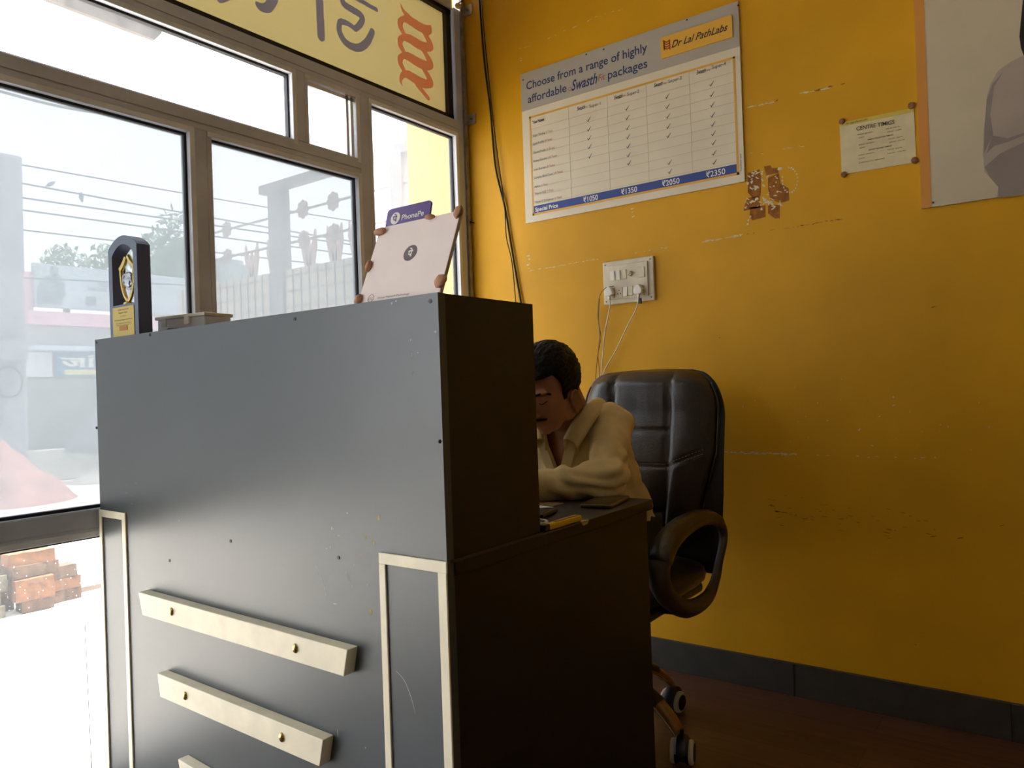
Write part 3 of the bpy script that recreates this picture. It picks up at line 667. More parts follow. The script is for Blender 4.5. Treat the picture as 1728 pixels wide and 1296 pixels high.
# table border
ox0,ox1,oz0,oz1=b3(107,640).x,b3(1225,300).x+.004,b3(128,1180).z,b3(107,640).z
b=NB(); tb=.0075
for a in ((ox0,ox1,oz1-tb,oz1),(ox0,ox1,oz0,oz0+tb*1.3),(ox0,ox0+tb,oz0,oz1),(ox1-tb,ox1,oz0,oz1)): box(b,a[0],a[1],BY-.0007,BY,a[2],a[3])
link('table_border',b,ORG,bd)
pz0=b3(133,1168).z; pz1=b3(133,1128).z
b=NB(); box(b,ox0+tb,ox1-tb,BY-.0009,BY,pz0,pz1); link('price_row',b,BLU,bd)
# grid
colx=[b3(325,700).x,b3(535,600).x,b3(748,550).x,b3(985,500).x]
rowz=[b3(1104,y).z for y in (458,516,573,630,681,733,783,840,890)]
b=NB()
for x in colx: box(b,x-.0006,x+.0006,BY-.0005,BY,pz1,oz1-tb)
dz=(rowz[0]-rowz[-1])/8
for k in range(10): z=rowz[0]+dz*.55-k*dz; box(b,ox0+tb,ox1-tb,BY-.0005,BY,z-.0005,z+.0005)
link('table_grid',b,GRID,bd)
b=NB(); b2=NB()
xl=b3(125,678).x
text(b,'Test Name',(xl,BY-.0012,b3(125,678).z),XR,ZU,.012,.058,bold=.02)
rows=[('Sugar Fasting','(1 Test)',748,.060,.030),('Lipid Profile','(9 Tests)',793,.053,.034),('Thyroid Profile','(3 Tests)',842,.060,.038),('Kidney Function','(10 Tests)',888,.066,.042),('Liver Function','(9 Tests)',935,.058,.038),('Complete Blood Count','(19 Tests)',980,.090,.042),('HbA1c','(1 Test)',1030,.028,.030),('Vitamin B12','(1 Test)',1068,.055,.030),('Vitamin D 25-Hydroxy','(1 Test)',1115,.090,.034)]
for (a_,c_,y,w1,w2) in rows:
    z=b3(132,y).z; text(b,a_,(xl,BY-.0012,z),XR,ZU,.0095,w1); text(b2,c_,(xl+w1+.005,BY-.0012,z),XR,ZU,.0095,w2)
for s,l,r in (('Super-1',(436,590),(497,570)),('Super-2',(643,525),(708,500)),('Super-3',(868,455),(940,430)),('Super-4',(1107,378),(1183,355))): tx(b,s,l,r,.013)
for s,l,r in (('Swasth',(368,606),(412,592)),('Swasth',(571,545),(618,530)),('Swasth',(789,478),(838,462)),('Swasth',(1022,408),(1074,390))): tx(b,s,l,r,.015,shear=.35,bold=.015)
text(b,'*Conditions apply',(b3(1264,940).x+.004,BY-.0012,b3(1264,940).z),ZU,-XR,.006,.062)
link('table_lettering',b,INK,bd); 
for l,r in (((414,592),(428,588)),((620,530),(636,525)),((841,463),(858,457)),((1077,391),(1098,385))): tx(b2,'Fit',l,r,.007,shear=.3)
link('red_table_lettering',b2,RED,bd)
b=NB()
def tick(p):
    stroke(b,[p+Vector((-.007,0,.001)),p+Vector((-.003,0,-.006)),p+Vector((.010,0,.010))],[.002,.0042,.0012],(0,1,0),smooth=False)
for k,x,ys in ((0,433,(655,708,757,805,857)),(1,645,(593,645,700,750,802,850,895)),(2,867,(527,583,637,693,743,892,942)),(3,1112,(458,516,573,630,681,733,783,840,890))):
    xx=b3(x,700).x
    for y in ys: q=b3(x,y,.0012); tick(Vector((xx,BY-.0012,q.z)))
link('tick_marks',b,INK,bd)
b=NB()
text(b,'Special Price',(b3(142,1158).x,BY-.0016,pz0+.006),XR,ZU,.0165,b3(266,1130).x-b3(142,1158).x,bold=.02)
for s,l,r in (('₹1050',(405,1105),(484,1085)),('₹1350',(612,1060),(698,1040)),('₹2050',(835,1010),(930,985)),('₹2350',(1076,960),(1180,935))):
    a=b3(*l); c=b3(*r); text(b,s,(a.x,BY-.0016,pz0+.004),XR,ZU,.021,c.x-a.x,bold=.012)
link('price_lettering',b,WHITE,bd)
b=NB()
for cx,cy in ((420,290),(515,262),(75,430),(1250,20),(970,100)): p=b3(cx,cy); cyl(b,(p.x,BY-.002,p.z-.006),(p.x,BY,p.z-.006),.003,n=10)
link('nail',b,PLBLK,bd)

# notice with clay blobs
NY=WY-.003
nt_=thing('timings_notice','small paper centre timings notice stuck on the yellow wall with four brown blobs','notice',(-.435,WY,1.77))
def b7(cx,cy,o=0): return ony(1400+cx/8.1,160+cy/8.1,NY-o)
c_=[b7(137,420),b7(1150,188),b7(1185,920),b7(165,1090)]
b=NB(); prism(b,c_,(0,.0015,0)); link('sheet',b,mat('notice_paper',(222,206,164),.6,var=.03,vscale=20),nt_)
b=NB(); prism(b,[b7(137,420,.0004),b7(160,380,.0004),b7(1100,185,.0004),b7(1150,188,.0004),b7(1151,235,.0004),b7(140,440,.0004)],(0,.0004,0)); link('yellow_band',b,mat('notice_yellow_band',(212,190,84),.6),nt_)
b=NB()
def t7(s,l,r,h,**k): a=b7(*l,.001); c=b7(*r,.001); u=(c-a); text(b,s,a,u,Vector((-u.z,0,u.x)),h,u.length,**k)
t7('Dr Lal PathLabs',(215,410),(520,340),.0055,shear=.4)
t7('CENTRE TIMIGS',(365,490),(885,395),.0125,bold=.01)
for s,l,r,bo in (('MONDAY- SATURDAY',(378,555),(590,515),0),('8:00 AM -8:00 PM',(770,475),(955,440),0),('SUNDAY',(400,597),(475,580),0),('8:00 AM -12:00PM',(790,518),(980,480),0),('SAMPLE COLLECTION TIMINGS',(520,622),(870,552),.02),('MONDAY- SATURDAY',(400,695),(612,650),0),('7:30 AM - 8:00 PM',(805,615),(997,578),0),('SUNDAY',(408,738),(487,720),0),('8:00 AM - 12:00 PM',(820,658),(1025,618),0),('REPORT DELIVERY TIMINGS',(536,762),(852,702),.02),('MONDAY- SATURDAY',(395,838),(607,795),0),('9:00 AM - 8:00 PM',(790,762),(987,725),0),('SUNDAY',(400,885),(487,865),0),('9:00 AM - 12:00 PM',(792,812),(1035,768),0),('SUPERVISOR NO. 9800000000',(400,940),(752,875),0)):
    t7(s,l,r,.0038,bold=bo)
link('notice_lettering',b,mat('notice_ink',(74,62,44),.6),nt_)
for i,(cx,cy,r_) in enumerate(((168,365,.0095),(1120,148,.0105),(1165,895,.0105),(195,1090,.0095))):
    b=NB(); c=b7(cx,cy,.003); g=bmesh.ops.create_icosphere(b,subdivisions=3,radius=1)
    for v in g['verts']:
        k=1+.15*noise.noise(v.co*2+Vector((i*5,1,0))); v.co=c+Vector((v.co.x*k*r_,v.co.y*.004,v.co.z*k*r_))
    link('clay_blob',b,mat('dark_brown_clay',(128,84,48),.7,var=.15,vscale=80,bump=.3),nt_,smooth=180)

# big poster at the right edge
def b4(cx,cy,o=0): return ony(1240+cx/3.086,cy/3.086,WY-.010-o)
po_=thing('wall_poster','large pale poster of a person in a white coat, orange strip at left edge','poster',(.2,WY,2.1))
pa=ony(1555,352,WY-.01); px0=pa.x; pzb=pa.z; pzt=2.86; px1=.72
b=NB(); box(b,px0,px1,WY-.010,WY-.0013,pzb,pzt); link('panel',b,mat('poster_pale_grey',(206,192,164),.55,var=.02),po_)
b=NB(); box(b,px0,b4(1025,1080).x,WY-.0108,WY-.010,pzb,pzt); link('orange_strip',b,mat('poster_orange',(214,146,58),.55,var=.02),po_)
b=NB(); P=[(1365,1035),(1372,975),(1352,950),(1300,895),(1292,800),(1295,700),(1305,600),(1312,500),(1330,440),(1370,370),(1430,325),(1495,292),(1600,270),(1900,300),(1950,500),(1960,960)]
p_=[b4(x,y,.0012) for x,y in P]; p_[0].z=pzb+.001; p_[-1].z=pzb+.001; prism(b,p_,(0,.001,0)); coat=link('coat_figure',b,mat('poster_lavender_coat',(176,162,150),.55,var=.06,vscale=5),po_)
b=NB()
for P in (((1345,700),(1330,600),(1350,450),(1400,370),(1340,440),(1312,520),(1300,650),(1297,800)),((1340,705),(1420,720),(1506,690),(1506,705),(1420,740),(1350,760),(1310,800)),((1300,870),(1380,800),(1506,740),(1520,760),(1520,960),(1500,1015),(1372,1030),(1372,975),(1330,925))):
    poly(b,[b4(x,y,.0017) for x,y in P])
link('coat_folds',b,mat('poster_coat_fold',(146,134,128),.55,var=.08,vscale=6),po_)
b=NB(); P=[(1506,292),(1490,250),(1482,190),(1490,100),(1500,0),(1510,-90),(1600,-190),(1720,-150),(1740,100),(1700,260)]
prism(b,[b4(x,y,.002) for x,y in P],(0,.0008,0)); link('printed_hair',b,mat('poster_black_hair',(26,22,22),.5),po_)
b=NB(); P=[(1560,-60),(1660,-60),(1690,60),(1660,180),(1610,240),(1560,180),(1530,60)]
poly(b,[b4(x,y,.0026) for x,y in P]); link('printed_face',b,mat('poster_skin',(196,150,116),.55),po_)
b=NB()
for (p,q,w_) in (((1572,30),(1598,26),.006),((1622,22),(1648,24),.006),((1576,48),(1596,46),.010),((1624,42),(1644,42),.010),((1590,130),(1634,124),.009),((1606,92),(1618,90),.008)):
    a_=b4(*p,.003); c_=b4(*q,.003); stroke(b,[a_,(a_+c_)/2+Vector((0,0,.002)),c_],[w_*.4,w_,w_*.4],(0,1,0))
link('printed_features',b,mat('poster_feature_brown',(70,42,34),.55),po_)
b=NB(); p=b4(1033,1055,.0008); cyl(b,(p.x,p.y,p.z),(p.x,p.y-.002,p.z),.003,n=10); link('nail',b,PLBLK,po_)

# ============================================================ SWITCHBOARD
sw=thing('switchboard','aged white switchboard plate with rocker switches on the yellow wall','switchboard',(-1.306,WY,1.44))
sx0,sx1,sz0,sz1=-1.412,-1.200,1.356,1.520
def b7s(cx,cy,d=.02): return ony(860+cx/2.7,420+cy/2.7,WY-d)
b=NB(); box(b,sx0,sx1,WY-.012,WY-.001,sz0,sz1); o=link('back_plate',b,WHPL,sw); bevel(o,.004,3)
b=NB(); box(b,sx0+.022,sx1-.022,WY-.019,WY-.010,sz0+.018,sz1-.018); o=link('face_plate',b,WHPL,sw); bevel(o,.002)
for cx,cy in ((470,123),(495,120),(523,116)):
    p=b7s(cx,cy); b=NB(); M=Matrix.Translation(p)@Matrix.Rotation(R(8),4,'X'); box(b,-.0085,.0085,-.004,.004,-.018,.018,M=M); o=link('rocker_switch',b,WHPL2 if cx<500 else WHPL,sw); bevel(o,.001)
for cx,cy in ((528,195),(553,190)):
    p=b7s(cx,cy); b=NB(); M=Matrix.Translation(p)@Matrix.Rotation(R(-8),4,'X'); box(b,-.0085,.0085,-.004,.004,-.018,.018,M=M); o=link('rocker_switch',b,WHPL2 if cx<540 else WHPL,sw); bevel(o,.001)
p=b7s(550,112); b=NB(); cyl(b,p+Vector((0,.003,0)),p+Vector((0,-.010,0)),.0115,.009,24); box(b,-.002,.002,-.014,-.009,-.008,.008,M=Matrix.Translation(p)@Matrix.Rotation(R(35),4,'Y')); o=link('regulator_knob',b,WHPL,sw); bevel(o,.001)
for cx,cy in ((600,105),(500,200),(465,200),(597,190)):
    p=b7s(cx,cy); b=NB(); box(b,p.x-.013,p.x+.013,WY-.0215,WY-.018,p.z-.019,p.z+.019); o=link('socket',b,WHPL,sw); bevel(o,.001)
    if cx in (500,):
        b=NB()
        for dx,dz_ in ((0,.009),(-.006,-.004),(.006,-.004)): cyl(b,(p.x+dx,WY-.0215,p.z+dz_),(p.x+dx,WY-.0222,p.z+dz_),.0022,n=10)
        link('socket_hole',b,PLBLK,o)
b=NB()
for x in (sx0+.012,sx1-.012):
    for z in (sz0+.012,sz1-.012): cyl(b,(x,WY-.012,z),(x,WY-.0135,z),.003,n=10)
link('plate_screw',b,mat('dull_screw',(120,110,90),.4,metal=.7),sw)
def plug(name,label,cx,cy,P,black=False):
    p=b7s(cx,cy,.023); t=thing(name,label,'plug',(p.x,WY-.02,p.z))
    b=NB(); pts=[]
    for i in range(24):
        a=2*PI*i/24; r=.0175*(1+.12*math.cos(3*(a-PI/2))); pts.append((p.x+r*math.cos(a),WY-.023,p.z+r*math.sin(a)*1.05))
    prism(b,pts,(0,-.022,0)); box(b,p.x-.005,p.x+.005,WY-.041,WY-.028,p.z-.030,p.z-.012); o=link('plug_body',b,WHPL2,t); bevel(o,.003,2)
    b=NB(); pth=[Vector((p.x,WY-.034,p.z-.028))]+[ony(x,y,WY-d) for x,y,d in P]; tube(b,smoothpts(pth,8),.0024,8); link('cord',b,WHPL,t,smooth=180)
    return t,p
t1_,p1=plug('power_plug','white plug in the left socket of the switchboard with a white cord running down',460,197,[(1029,520,.028),(1021,560,.02),(1017,600,.015),(1014,640,.02),(1012,690,.03)])
t2_,p2=plug('power_plug','white plug in the right socket of the switchboard with a slanting white cord',593,187,[(1074,520,.028),(1058,552,.02),(1040,590,.015),(1022,622,.02),(1014,650,.02),(1012,700,.03)])
b=NB(); q=b7s(594,235,.03); box(b,q.x-.004,q.x+.005,q.y-.004,q.y+.004,q.z-.012,q.z+.010); link('black_strain_relief',b,PLBLK,t2_)
for i,(lab,P) in enumerate((('thin black wire looping from the left socket of the switchboard to behind the chair',[(1036,483,.03),(1022,486,.045),(1012,500,.03),(1009,530,.012),(1012,560,.012),(1010,590,.012),(1006,625,.015),(1004,690,.03)]),('thin black wire hanging straightest beside the white cords under the switchboard',[(1012,504,.03),(1010,540,.014),(1014,570,.011),(1009,600,.012),(1012,630,.016),(1010,690,.03)]))):
    t=thing('thin_wire',lab,'wire',tuple(ony(P[3][0],P[3][1],WY-.01)))
    b=NB(); tube(b,smoothpts([ony(x,y,WY-d) for x,y,d in P],6),.0013,6); link('wire',b,PLBLK,t)

# ============================================================ OFFICE CHAIR
CX,CY=-1.15,2.0
ch=thing('office_chair','high-backed dark leather office chair with looped armrests behind the counter','chair',(CX,CY,0))
def hw(v):   # half width of the backrest at height fraction v
    W=.165+.092*min(1,(v/.55))**.9
    if v>.78:
        t=(v-.78)/.22; W-=.105*(1-math.sqrt(max(0,1-t*t)))
    if v<.08: W-=.03*(1-v/.08)
    return W
zb0,zb1=.50,1.092
def hws(v):  # half width of the outer shell
    W=.252+.013*min(1,v/.4)
    if v>.76:
        t=(v-.76)/.24; W-=.105*(1-math.sqrt(max(0,1-t*t)))
    if v<.12: W-=.03*(1-v/.12)**2
    return W
def by0(v): return 2.325+.045*v-.05*math.sin(PI*min(1,v*1.3))*.4
def backpart(name,m,grow,ya,yb,puff,parent,N=56,Mv=72):
    b=NB(); F=[];K=[]
    for j in range(Mv+1):
        v=j/Mv; row=[];rk=[]
        zl=zb0 if puff else zb0-.07; zz=zl+(zb1-zl)*v
        if v>.93: pass
        for i in range(N+1):
            u=-1+2*i/N; us=math.sin(u*PI/2) if abs(u)<1 else u
            w_=(hw(v) if puff else hws(v))+grow; x=CX+us*w_
            edge=(1-abs(us)**3.2)**.5 if abs(us)<1 else 0
            ev=min(1,(v/.06))**.5*min(1,((1-v)/.07+1e-6))**.5
            d=edge*ev
            dep=ya*d
            if puff:
                s=abs(us)*w_
                seam=.106-.03*max(0,(.45-v)/.45)          # vertical seams
                dep-=.016*math.exp(-((s-seam)/.006)**2)*d
                if s<seam:
                    for vs,g,ww in ((.665,.013,.008),(.47,.010,.008),(.22,.012,.010)): dep-=g*math.exp(-((v-vs)/ww)**2)*d
                    dep+=.008*d*math.cos((s/seam)*PI/2)
                else:
                    vv=.47+.075*(s-seam)/.1
                    dep-=.010*math.exp(-((v-vv)/.010)**2)*d; dep+=.012*d*math.sin(PI*min(1,(s-seam)/max(.02,w_-seam)))
                dep+=.0035*noise.noise(Vector((x*16,zz*9,3)))*d
            top=.006*math.cos(us*PI/2)*(1 if v>.9 else 0)*((v-.9)/.1 if v>.9 else 0)
            row.append(b.verts.new((x,by0(v)-dep,zz+top))); rk.append(b.verts.new((x,by0(v)+yb*d,zz+top)))
        F.append(row);K.append(rk)
    for A,flip in ((F,False),(K,True)):
        for j in range(Mv):
            for i in range(N):
                q=[A[j][i],A[j][i+1],A[j+1][i+1],A[j+1][i]]; b.faces.new(q[::-1] if flip else q)
    for j in range(Mv):
        for i in (0,N): b.faces.new([F[j][i],F[j+1][i],K[j+1][i],K[j][i]])
    for i in range(N):
        for j in (0,Mv): b.faces.new([F[j][i],F[j][i+1],K[j][i+1],K[j][i]])
    bmesh.ops.remove_doubles(b,verts=b.verts[:],dist=.0004)
    return link(name,b,m,parent,smooth=180)
br_=backpart('backrest_pad',LEATH,-.012,.075,.01,True,ch)
sh_=backpart('backrest_shell',LEATH2,0,.012,.075,False,ch)
def backpt(us,v,off=.0): # point on pad front
    w_=hw(v)-.012; edge=(1-abs(us)**3.2)**.5; s=abs(us)*w_
    return Vector((CX+us*w_,by0(v)-.075*edge-off,zb0+(zb1-zb0)*v))
b=NB()
for dv in (-.010,.014):
    for side in (-1,1):
        for i in range(16):
            s0=i/16*.105*side; s1=s0+.004*side; w_=hw(.47)-.012
            a=backpt(s0/w_,.47+dv,.006); c=backpt(s1/w_,.47+dv,.006); tube(b,[a,c],.0011,5)
        for i in range(12):
            s0=(.112+i/12*.105)*side; s1=s0+.0045*side; w_=hw(.5)-.012
            f=lambda s:backpt(s/w_,.47+dv+.075*(abs(s)-.106)/.1,.010)
            tube(b,[f(s0),f(s1)],.0011,5)
link('backrest_stitching',b,STITCH,ch)
b=NB(); P=[]
for j in range(40):
    v=.1+.82*j/39; P.append(Vector((CX+hw(v)-.008,by0(v)-.012,zb0+(zb1-zb0)*v)))
tube(b,P,.0028,6); link('backrest_piping',b,LEATH,ch,smooth=180)
b=NB(); tube(b,[Vector((2*CX-p.x,p.y,p.z)) for p in P],.0028,6); link('backrest_piping',b,LEATH,ch,smooth=180)
# seat
b=NB(); N=40; rows=[]
for j in range(13):
    ph_=-PI/2+PI*j/12; row=[]
    for i in range(N):
        t=2*PI*i/N; c_,s_=math.cos(t),math.sin(t); sx=math.copysign(abs(c_)**.45,c_); sy=math.copysign(abs(s_)**.45,s_); cr=abs(math.cos(ph_))**.4
        row.append(b.verts.new((CX+sx*.245*cr,2.075+sy*.235*cr,.452+.045*math.copysign(abs(math.sin(ph_))**.8,math.sin(ph_)))))
    rows.append(row)
for A,B2 in zip(rows,rows[1:]):
    for i in range(N): b.faces.new([A[i],A[(i+1)%N],B2[(i+1)%N],B2[i]])
bmesh.ops.remove_doubles(b,verts=b.verts[:],dist=.0005)
link('seat_cushion',b,LEATH,ch,smooth=180)
b=NB(); box(b,CX-.21,CX+.21,1.88,2.27,.385,.415); o=link('seat_pan',b,PLBLK,ch); bevel(o,.01,3)
b=NB(); prism(b,[(CX-.05,2.26,.39),(CX-.05,2.40,.44),(CX-.05,2.425,.58),(CX-.05,2.40,.58),(CX-.05,2.37,.47),(CX-.05,2.26,.415)],(.10,0,0)); link('back_bracket',b,PLBLK,ch)
# armrests
AP=[(1112,955,.030),(1126,918,.030),(1153,890,.027),(1188,875,.021),(1214,883,.015),(1221,907,.013),(1214,945,.012),(1206,982,.014),(1190,1012,.020),(1158,1027,.026),(1130,1012,.027),(1114,985,.029)]
AX=-.862
for side in (1,-1):
    pts=[]; rr=[]
    for x,y,r_ in AP:
        p=onx(x,y,AX); pts.append(Vector((AX if side>0 else 2*CX-AX,p.y,p.z)))
    Q=smoothpts(pts,6,closed=True); n=len(AP)
    for i in range(len(Q)):
        a=i/6; j=int(a); rr.append(AP[j%n][2]*(1-(a-j))+AP[(j+1)%n][2]*(a-j))
    b=NB(); tube(b,Q,rr,14,closed=True,up=(1,0,0),flat=1.0)
    ar=link('armrest',b,WOODARM,ch,smooth=180)
    pad=Q[0:26]; padr=[r_*1.12 for r_ in rr[0:26]]; padr[0]*=.8; padr[-1]*=.8
    b=NB(); tube(b,[p+Vector((0,0,.004)) for p in pad],padr,14,up=(1,0,0)); link('arm_pad',b,LEATH,ar,smooth=180)
    b=NB(); tube(b,[pts[9]+Vector((0,0,-.01)),Vector((pts[9].x-side*.05,pts[9].y+.05,.40)),Vector((CX+side*.18,2.0,.398))],.016,10); link('arm_bracket',b,PLBLK,ar,smooth=180)
# column and star base
BX,BYc=-1.16,1.97
b=NB(); cyl(b,(BX,BYc,.14),(BX,BYc,.39),.025,n=20); cyl(b,(BX,BYc,.10),(BX,BYc,.26),.032,n=20); link('gas_column',b,CHROME,ch,smooth=40)
b=NB(); lathe(b,[(.035,-.05),(.055,-.045),(.058,.0),(.045,.012),(.03,.015)],(BX,BYc,.155)); link('base_hub',b,WOODARM,ch,smooth=40)
casters=[]
for k in range(5):
    ang=R(-8+73*k) if k<2 else R(-8+73+71.3*(k-1)); d=Vector((math.cos(ang),math.sin(ang),0)); s=Vector((-d.y,d.x,0)); O=Vector((BX,BYc,0))
    prof=[(.04,.155),(.10,.172),(.16,.168),(.21,.148),(.25,.118),(.276,.088)]
    Q=smoothpts([O+d*r_+Vector((0,0,z)) for r_,z in prof],6)
    b=NB(); tube(b,Q,[.030-.011*i/len(Q) for i in range(len(Q))],10,up=(0,0,1),flat=.62); la=link('base_arm',b,GOLDW,ch,smooth=180)
    b=NB(); 
    for sg_ in (-1,1): tube(b,[q+s*sg_*(.028-.010*i/len(Q))+Vector((0,0,-.012)) for i,q in enumerate(Q)],.0022,6)
    link('chrome_edge',b,CHROME,la,smooth=180)
    b=NB(); tube(b,[q+Vector((0,0,.003)) for q in Q[:20]],[.0305-.007*i/20 for i in range(20)],10,up=(0,0,1),flat=.66); link('arm_top_cover',b,WOODARM,la,smooth=180)
    cp=O+d*.285; ca=R({0:16,1:-4,2:140,3:75,4:-60}[k]); wd=Vector((math.cos(ca),math.sin(ca),0)); fw=Vector((-wd.y,wd.x,0))
    b=NB(); cyl(b,cp+Vector((0,0,.05)),cp+Vector((0,0,.092)),.006,n=12); cyl(b,cp-wd*.009+Vector((0,0,.034)),cp+wd*.009+Vector((0,0,.034)),.029,n=24)
    tube(b,[cp+Vector((0,0,.034))+(fw*math.cos(a_)+Vector((0,0,1))*math.sin(a_))*.035 for a_ in [PI*.05+PI*.9*i/10 for i in range(11)]],.012,8,up=wd,flat=1.5)
    c_=link('caster',b,PLBLK,ch,smooth=40)
    for sg_ in (-1,1):
        c0=cp+Vector((0,0,.033)); b=NB(); ax=wd*sg_
        lathe(b,[(.024,.010),(.031,.012),(.0325,.019)],c0,ax,28,1); lathe(b,[(.032,.018),(.033,.021),(.033,.027),(.030,.031),(.024,.032)],c0,ax,28,0); lathe(b,[(.0235,.026),(.0235,.0335),(.012,.034)],c0,ax,24,1)
        link('wheel',b,[mat('grey_white_tread',(196,188,168),.5),PLBLK],c_,smooth=40)

# ============================================================ SEATED PERSON
pe=thing('person','man in a beige open-collared shirt bent over the desk behind the counter','person',(CX,2.05,0))
SKIN=mat('brown_skin',(168,114,82),.5,var=.06,vscale=30,bump=.08,bscale=300,spec=.4)
SHIRT=mat('beige_shirt_cloth',(216,190,134),.75,var=.03,vscale=20,bump=.9,bscale=22,spec=.2)
HAIR=mat('black_hair',(7,6,7),.5,var=.3,vscale=60,bump=.9,bscale=120,spec=.22,stretch=(3,.6,3))
TROU=mat('dark_trousers',(30,30,36),.8,bump=.1)
th_=R(26); Hc_=Vector((-1.125,1.705,1.050)); yw=R(-4)
Lx=Vector((math.cos(yw),math.sin(yw),0)); hf=Vector((math.sin(yw),-math.cos(yw),0))
Fh=hf*math.cos(th_)+Vector((0,0,-math.sin(th_))); Uh=hf*math.sin(th_)+Vector((0,0,math.cos(th_)))
HM=Matrix(((Lx.x,Fh.x,Uh.x),(Lx.y,Fh.y,Uh.y),(Lx.z,Fh.z,Uh.z)))
def hp(l,f,u): return Hc_+HM@Vector((l,f,u))
def hell(bm,c,r,rot=None,n=3):
    M=HM@(rot if rot else Matrix.Identity(3)); ell(bm,hp(*c),r,M,n)
SHL=Vector((-1.035,1.880,.935)); SHR=Vector((-1.275,1.880,.935)); ELL=Vector((-.955,1.700,.803)); WRL=Vector((-1.165,1.545,.795)); ELR=Vector((-1.385,1.70,.803)); WRR=Vector((-1.34,1.45,.797))
NB0=Vector((-1.148,1.845,.955))
b=NB()
# head
hell(b,(0,-.010,.028),(.074,.094,.088)); hell(b,(0,.036,-.020),(.062,.056,.078)); hell(b,(0,.048,-.072),(.046,.038,.036)); hell(b,(0,.070,-.092),(.022,.018,.016),n=2)
for s in (-1,1):
    hell(b,(s*.040,.052,-.025),(.022,.024,.022),n=2)     # cheekbone
    hell(b,(s*.047,.012,-.070),(.016,.032,.024),n=2)     # jaw angle
    hell(b,(s*.030,.078,.022),(.026,.011,.008),n=2)      # brow ridge
    hell(b,(s*.031,.072,.002),(.0145,.013,.0125),n=2)      # closed eye bulge
    hell(b,(s*.012,.098,-.036),(.008,.009,.008),n=2)     # nostril wing
    # ear
    rot=Matrix.Rotation(R(s*18),3,'Z')
    hell(b,(s*.071,.006,-.042),(.005,.014,.026),rot,n=3)
    P=[hp(s*(.080-.10*max(0,.004+.017*math.cos(a_))*1.2),.004+.018*math.cos(a_),-.040+.029*math.sin(a_)) for a_ in [R(20+i*22) for i in range(12)]]
    tube(b,P,.0042,8)
    hell(b,(s*.073,.012,-.068),(.0065,.008,.010),n=2)
cap(b,hp(0,.084,.010),hp(0,.108,-.030),.008,.0115)       # nose
hell(b,(0,.086,-.060),(.022,.011,.007),n=2); hell(b,(0,.084,-.072),(.019,.011,.007),n=2)  # lips
# neck, trunk, arms, legs
cap(b,hp(0,-.035,-.03),NB0,.055,.060)
cap(b,NB0,Vector((-1.15,1.90,.86)),.062,.12); cap(b,Vector((-1.15,1.90,.86)),Vector((-1.15,2.04,.64)),.12,.12)
cap(b,NB0+Vector((.03,.02,-.01)),SHL,.045,.045); cap(b,NB0+Vector((-.03,.02,-.01)),SHR,.045,.045)
for side,(A,B_,W_) in enumerate(((SHL,ELL,WRL),(SHR,ELR,WRR))):
    cap(b,A,B_,.042,.035); cap(b,B_,W_,.036,.026)
    d=(W_-B_).normalized(); up_=Vector((0,0,1)); s_=d.cross(up_).normalized(); th=-1 if side==0 else 1
    palm=W_+d*.055+Vector((0,0,-.006))
    M=Matrix((d,s_,up_)).transposed(); ell(b,palm,(.050,.038,.015),M)
    for k in range(4):
        base=palm+d*.036+s_*(k-1.5)*.0195; ln=(.070,.080,.075,.060)[k if side==0 else 3-k]
        m1=base+d*ln*.45+Vector((0,0,.009)); m2=m1+d*ln*.30+Vector((0,0,-.008)); m3=m2+d*ln*.25+Vector((0,0,-.012))
        cap(b,base,m1,.0088,.008); cap(b,m1,m2,.008,.0075); cap(b,m2,m3,.0075,.0065)
    tb_=palm-d*.022+s_*.030*th; cap(b,tb_,tb_+s_*.024*th+d*.022,.0125,.0105); cap(b,tb_+s_*.024*th+d*.022,tb_+s_*.026*th+d*.052+Vector((0,0,-.006)),.0105,.008)
for s in (-1,1):
    hx=CX+s*.085
    cap(b,(hx,2.07,.585),(CX+s*.10,1.66,.575),.072,.055); cap(b,(CX+s*.10,1.66,.575),(CX+s*.10,1.62,.12),.052,.035)
    cap(b,(CX+s*.10,1.62,.06),(CX+s*.11,1.49,.035),.035,.026)
blob('body',b,SKIN,pe,.0042,5,.5)
# hair: a cap round the skull that dips inside the skin off the hairline
def hairshape(name,off,rough=.004):
    b=NB(); g=bmesh.ops.create_icosphere(b,subdivisions=6,radius=1)
    for v in g['verts']:
        n_=v.co.normalized(); c=Vector((n_.x*(.081+off),n_.y*(.101+off),n_.z*(.096+off)))+Vector((0,-.010,.028))
        l,f,u=c; al=abs(l)
        lim=.056 if f>.045 else (.056-(.045-f)/.015*.05 if f>.030 else (.006-(.030-f)/.02*.03 if f>.010 else -.03))
        if f<=.034 and f>.018 and al>.045: lim=-.052         # sideburn
        if -.012<f<=.018 and al>.05: lim=-.012          # over the ear
        if f<=-.012: lim=-.066
        k=max(0,min(1,(u-lim)/.008+.5)); 
        sc=.80+.20*k
        nn=noise.noise(Vector((l*60,f*25,u*60)))*rough+noise.noise(Vector((l*160,f*70,u*160)))*rough*1.1
        if u>.06 : nn+=.006*(1 if f>0 else .3)
        c=Vector((0,-.010,.028))+(c-Vector((0,-.010,.028)))*(sc+nn*8*k)
        v.co=hp(*c)
    return link(name,b,HAIR,pe,smooth=180)
hairshape('hair',0)
for s in (-1,1):
    b=NB()
    P=[hp(s*.012,.092,.014),hp(s*.026,.092,.021),hp(s*.042,.080,.020),hp(s*.052,.066,.010)]; tube(b,smoothpts(P,5),[.0035]*16,6,up=Fh,flat=.5); link('eyebrow',b,HAIR,pe,smooth=180)
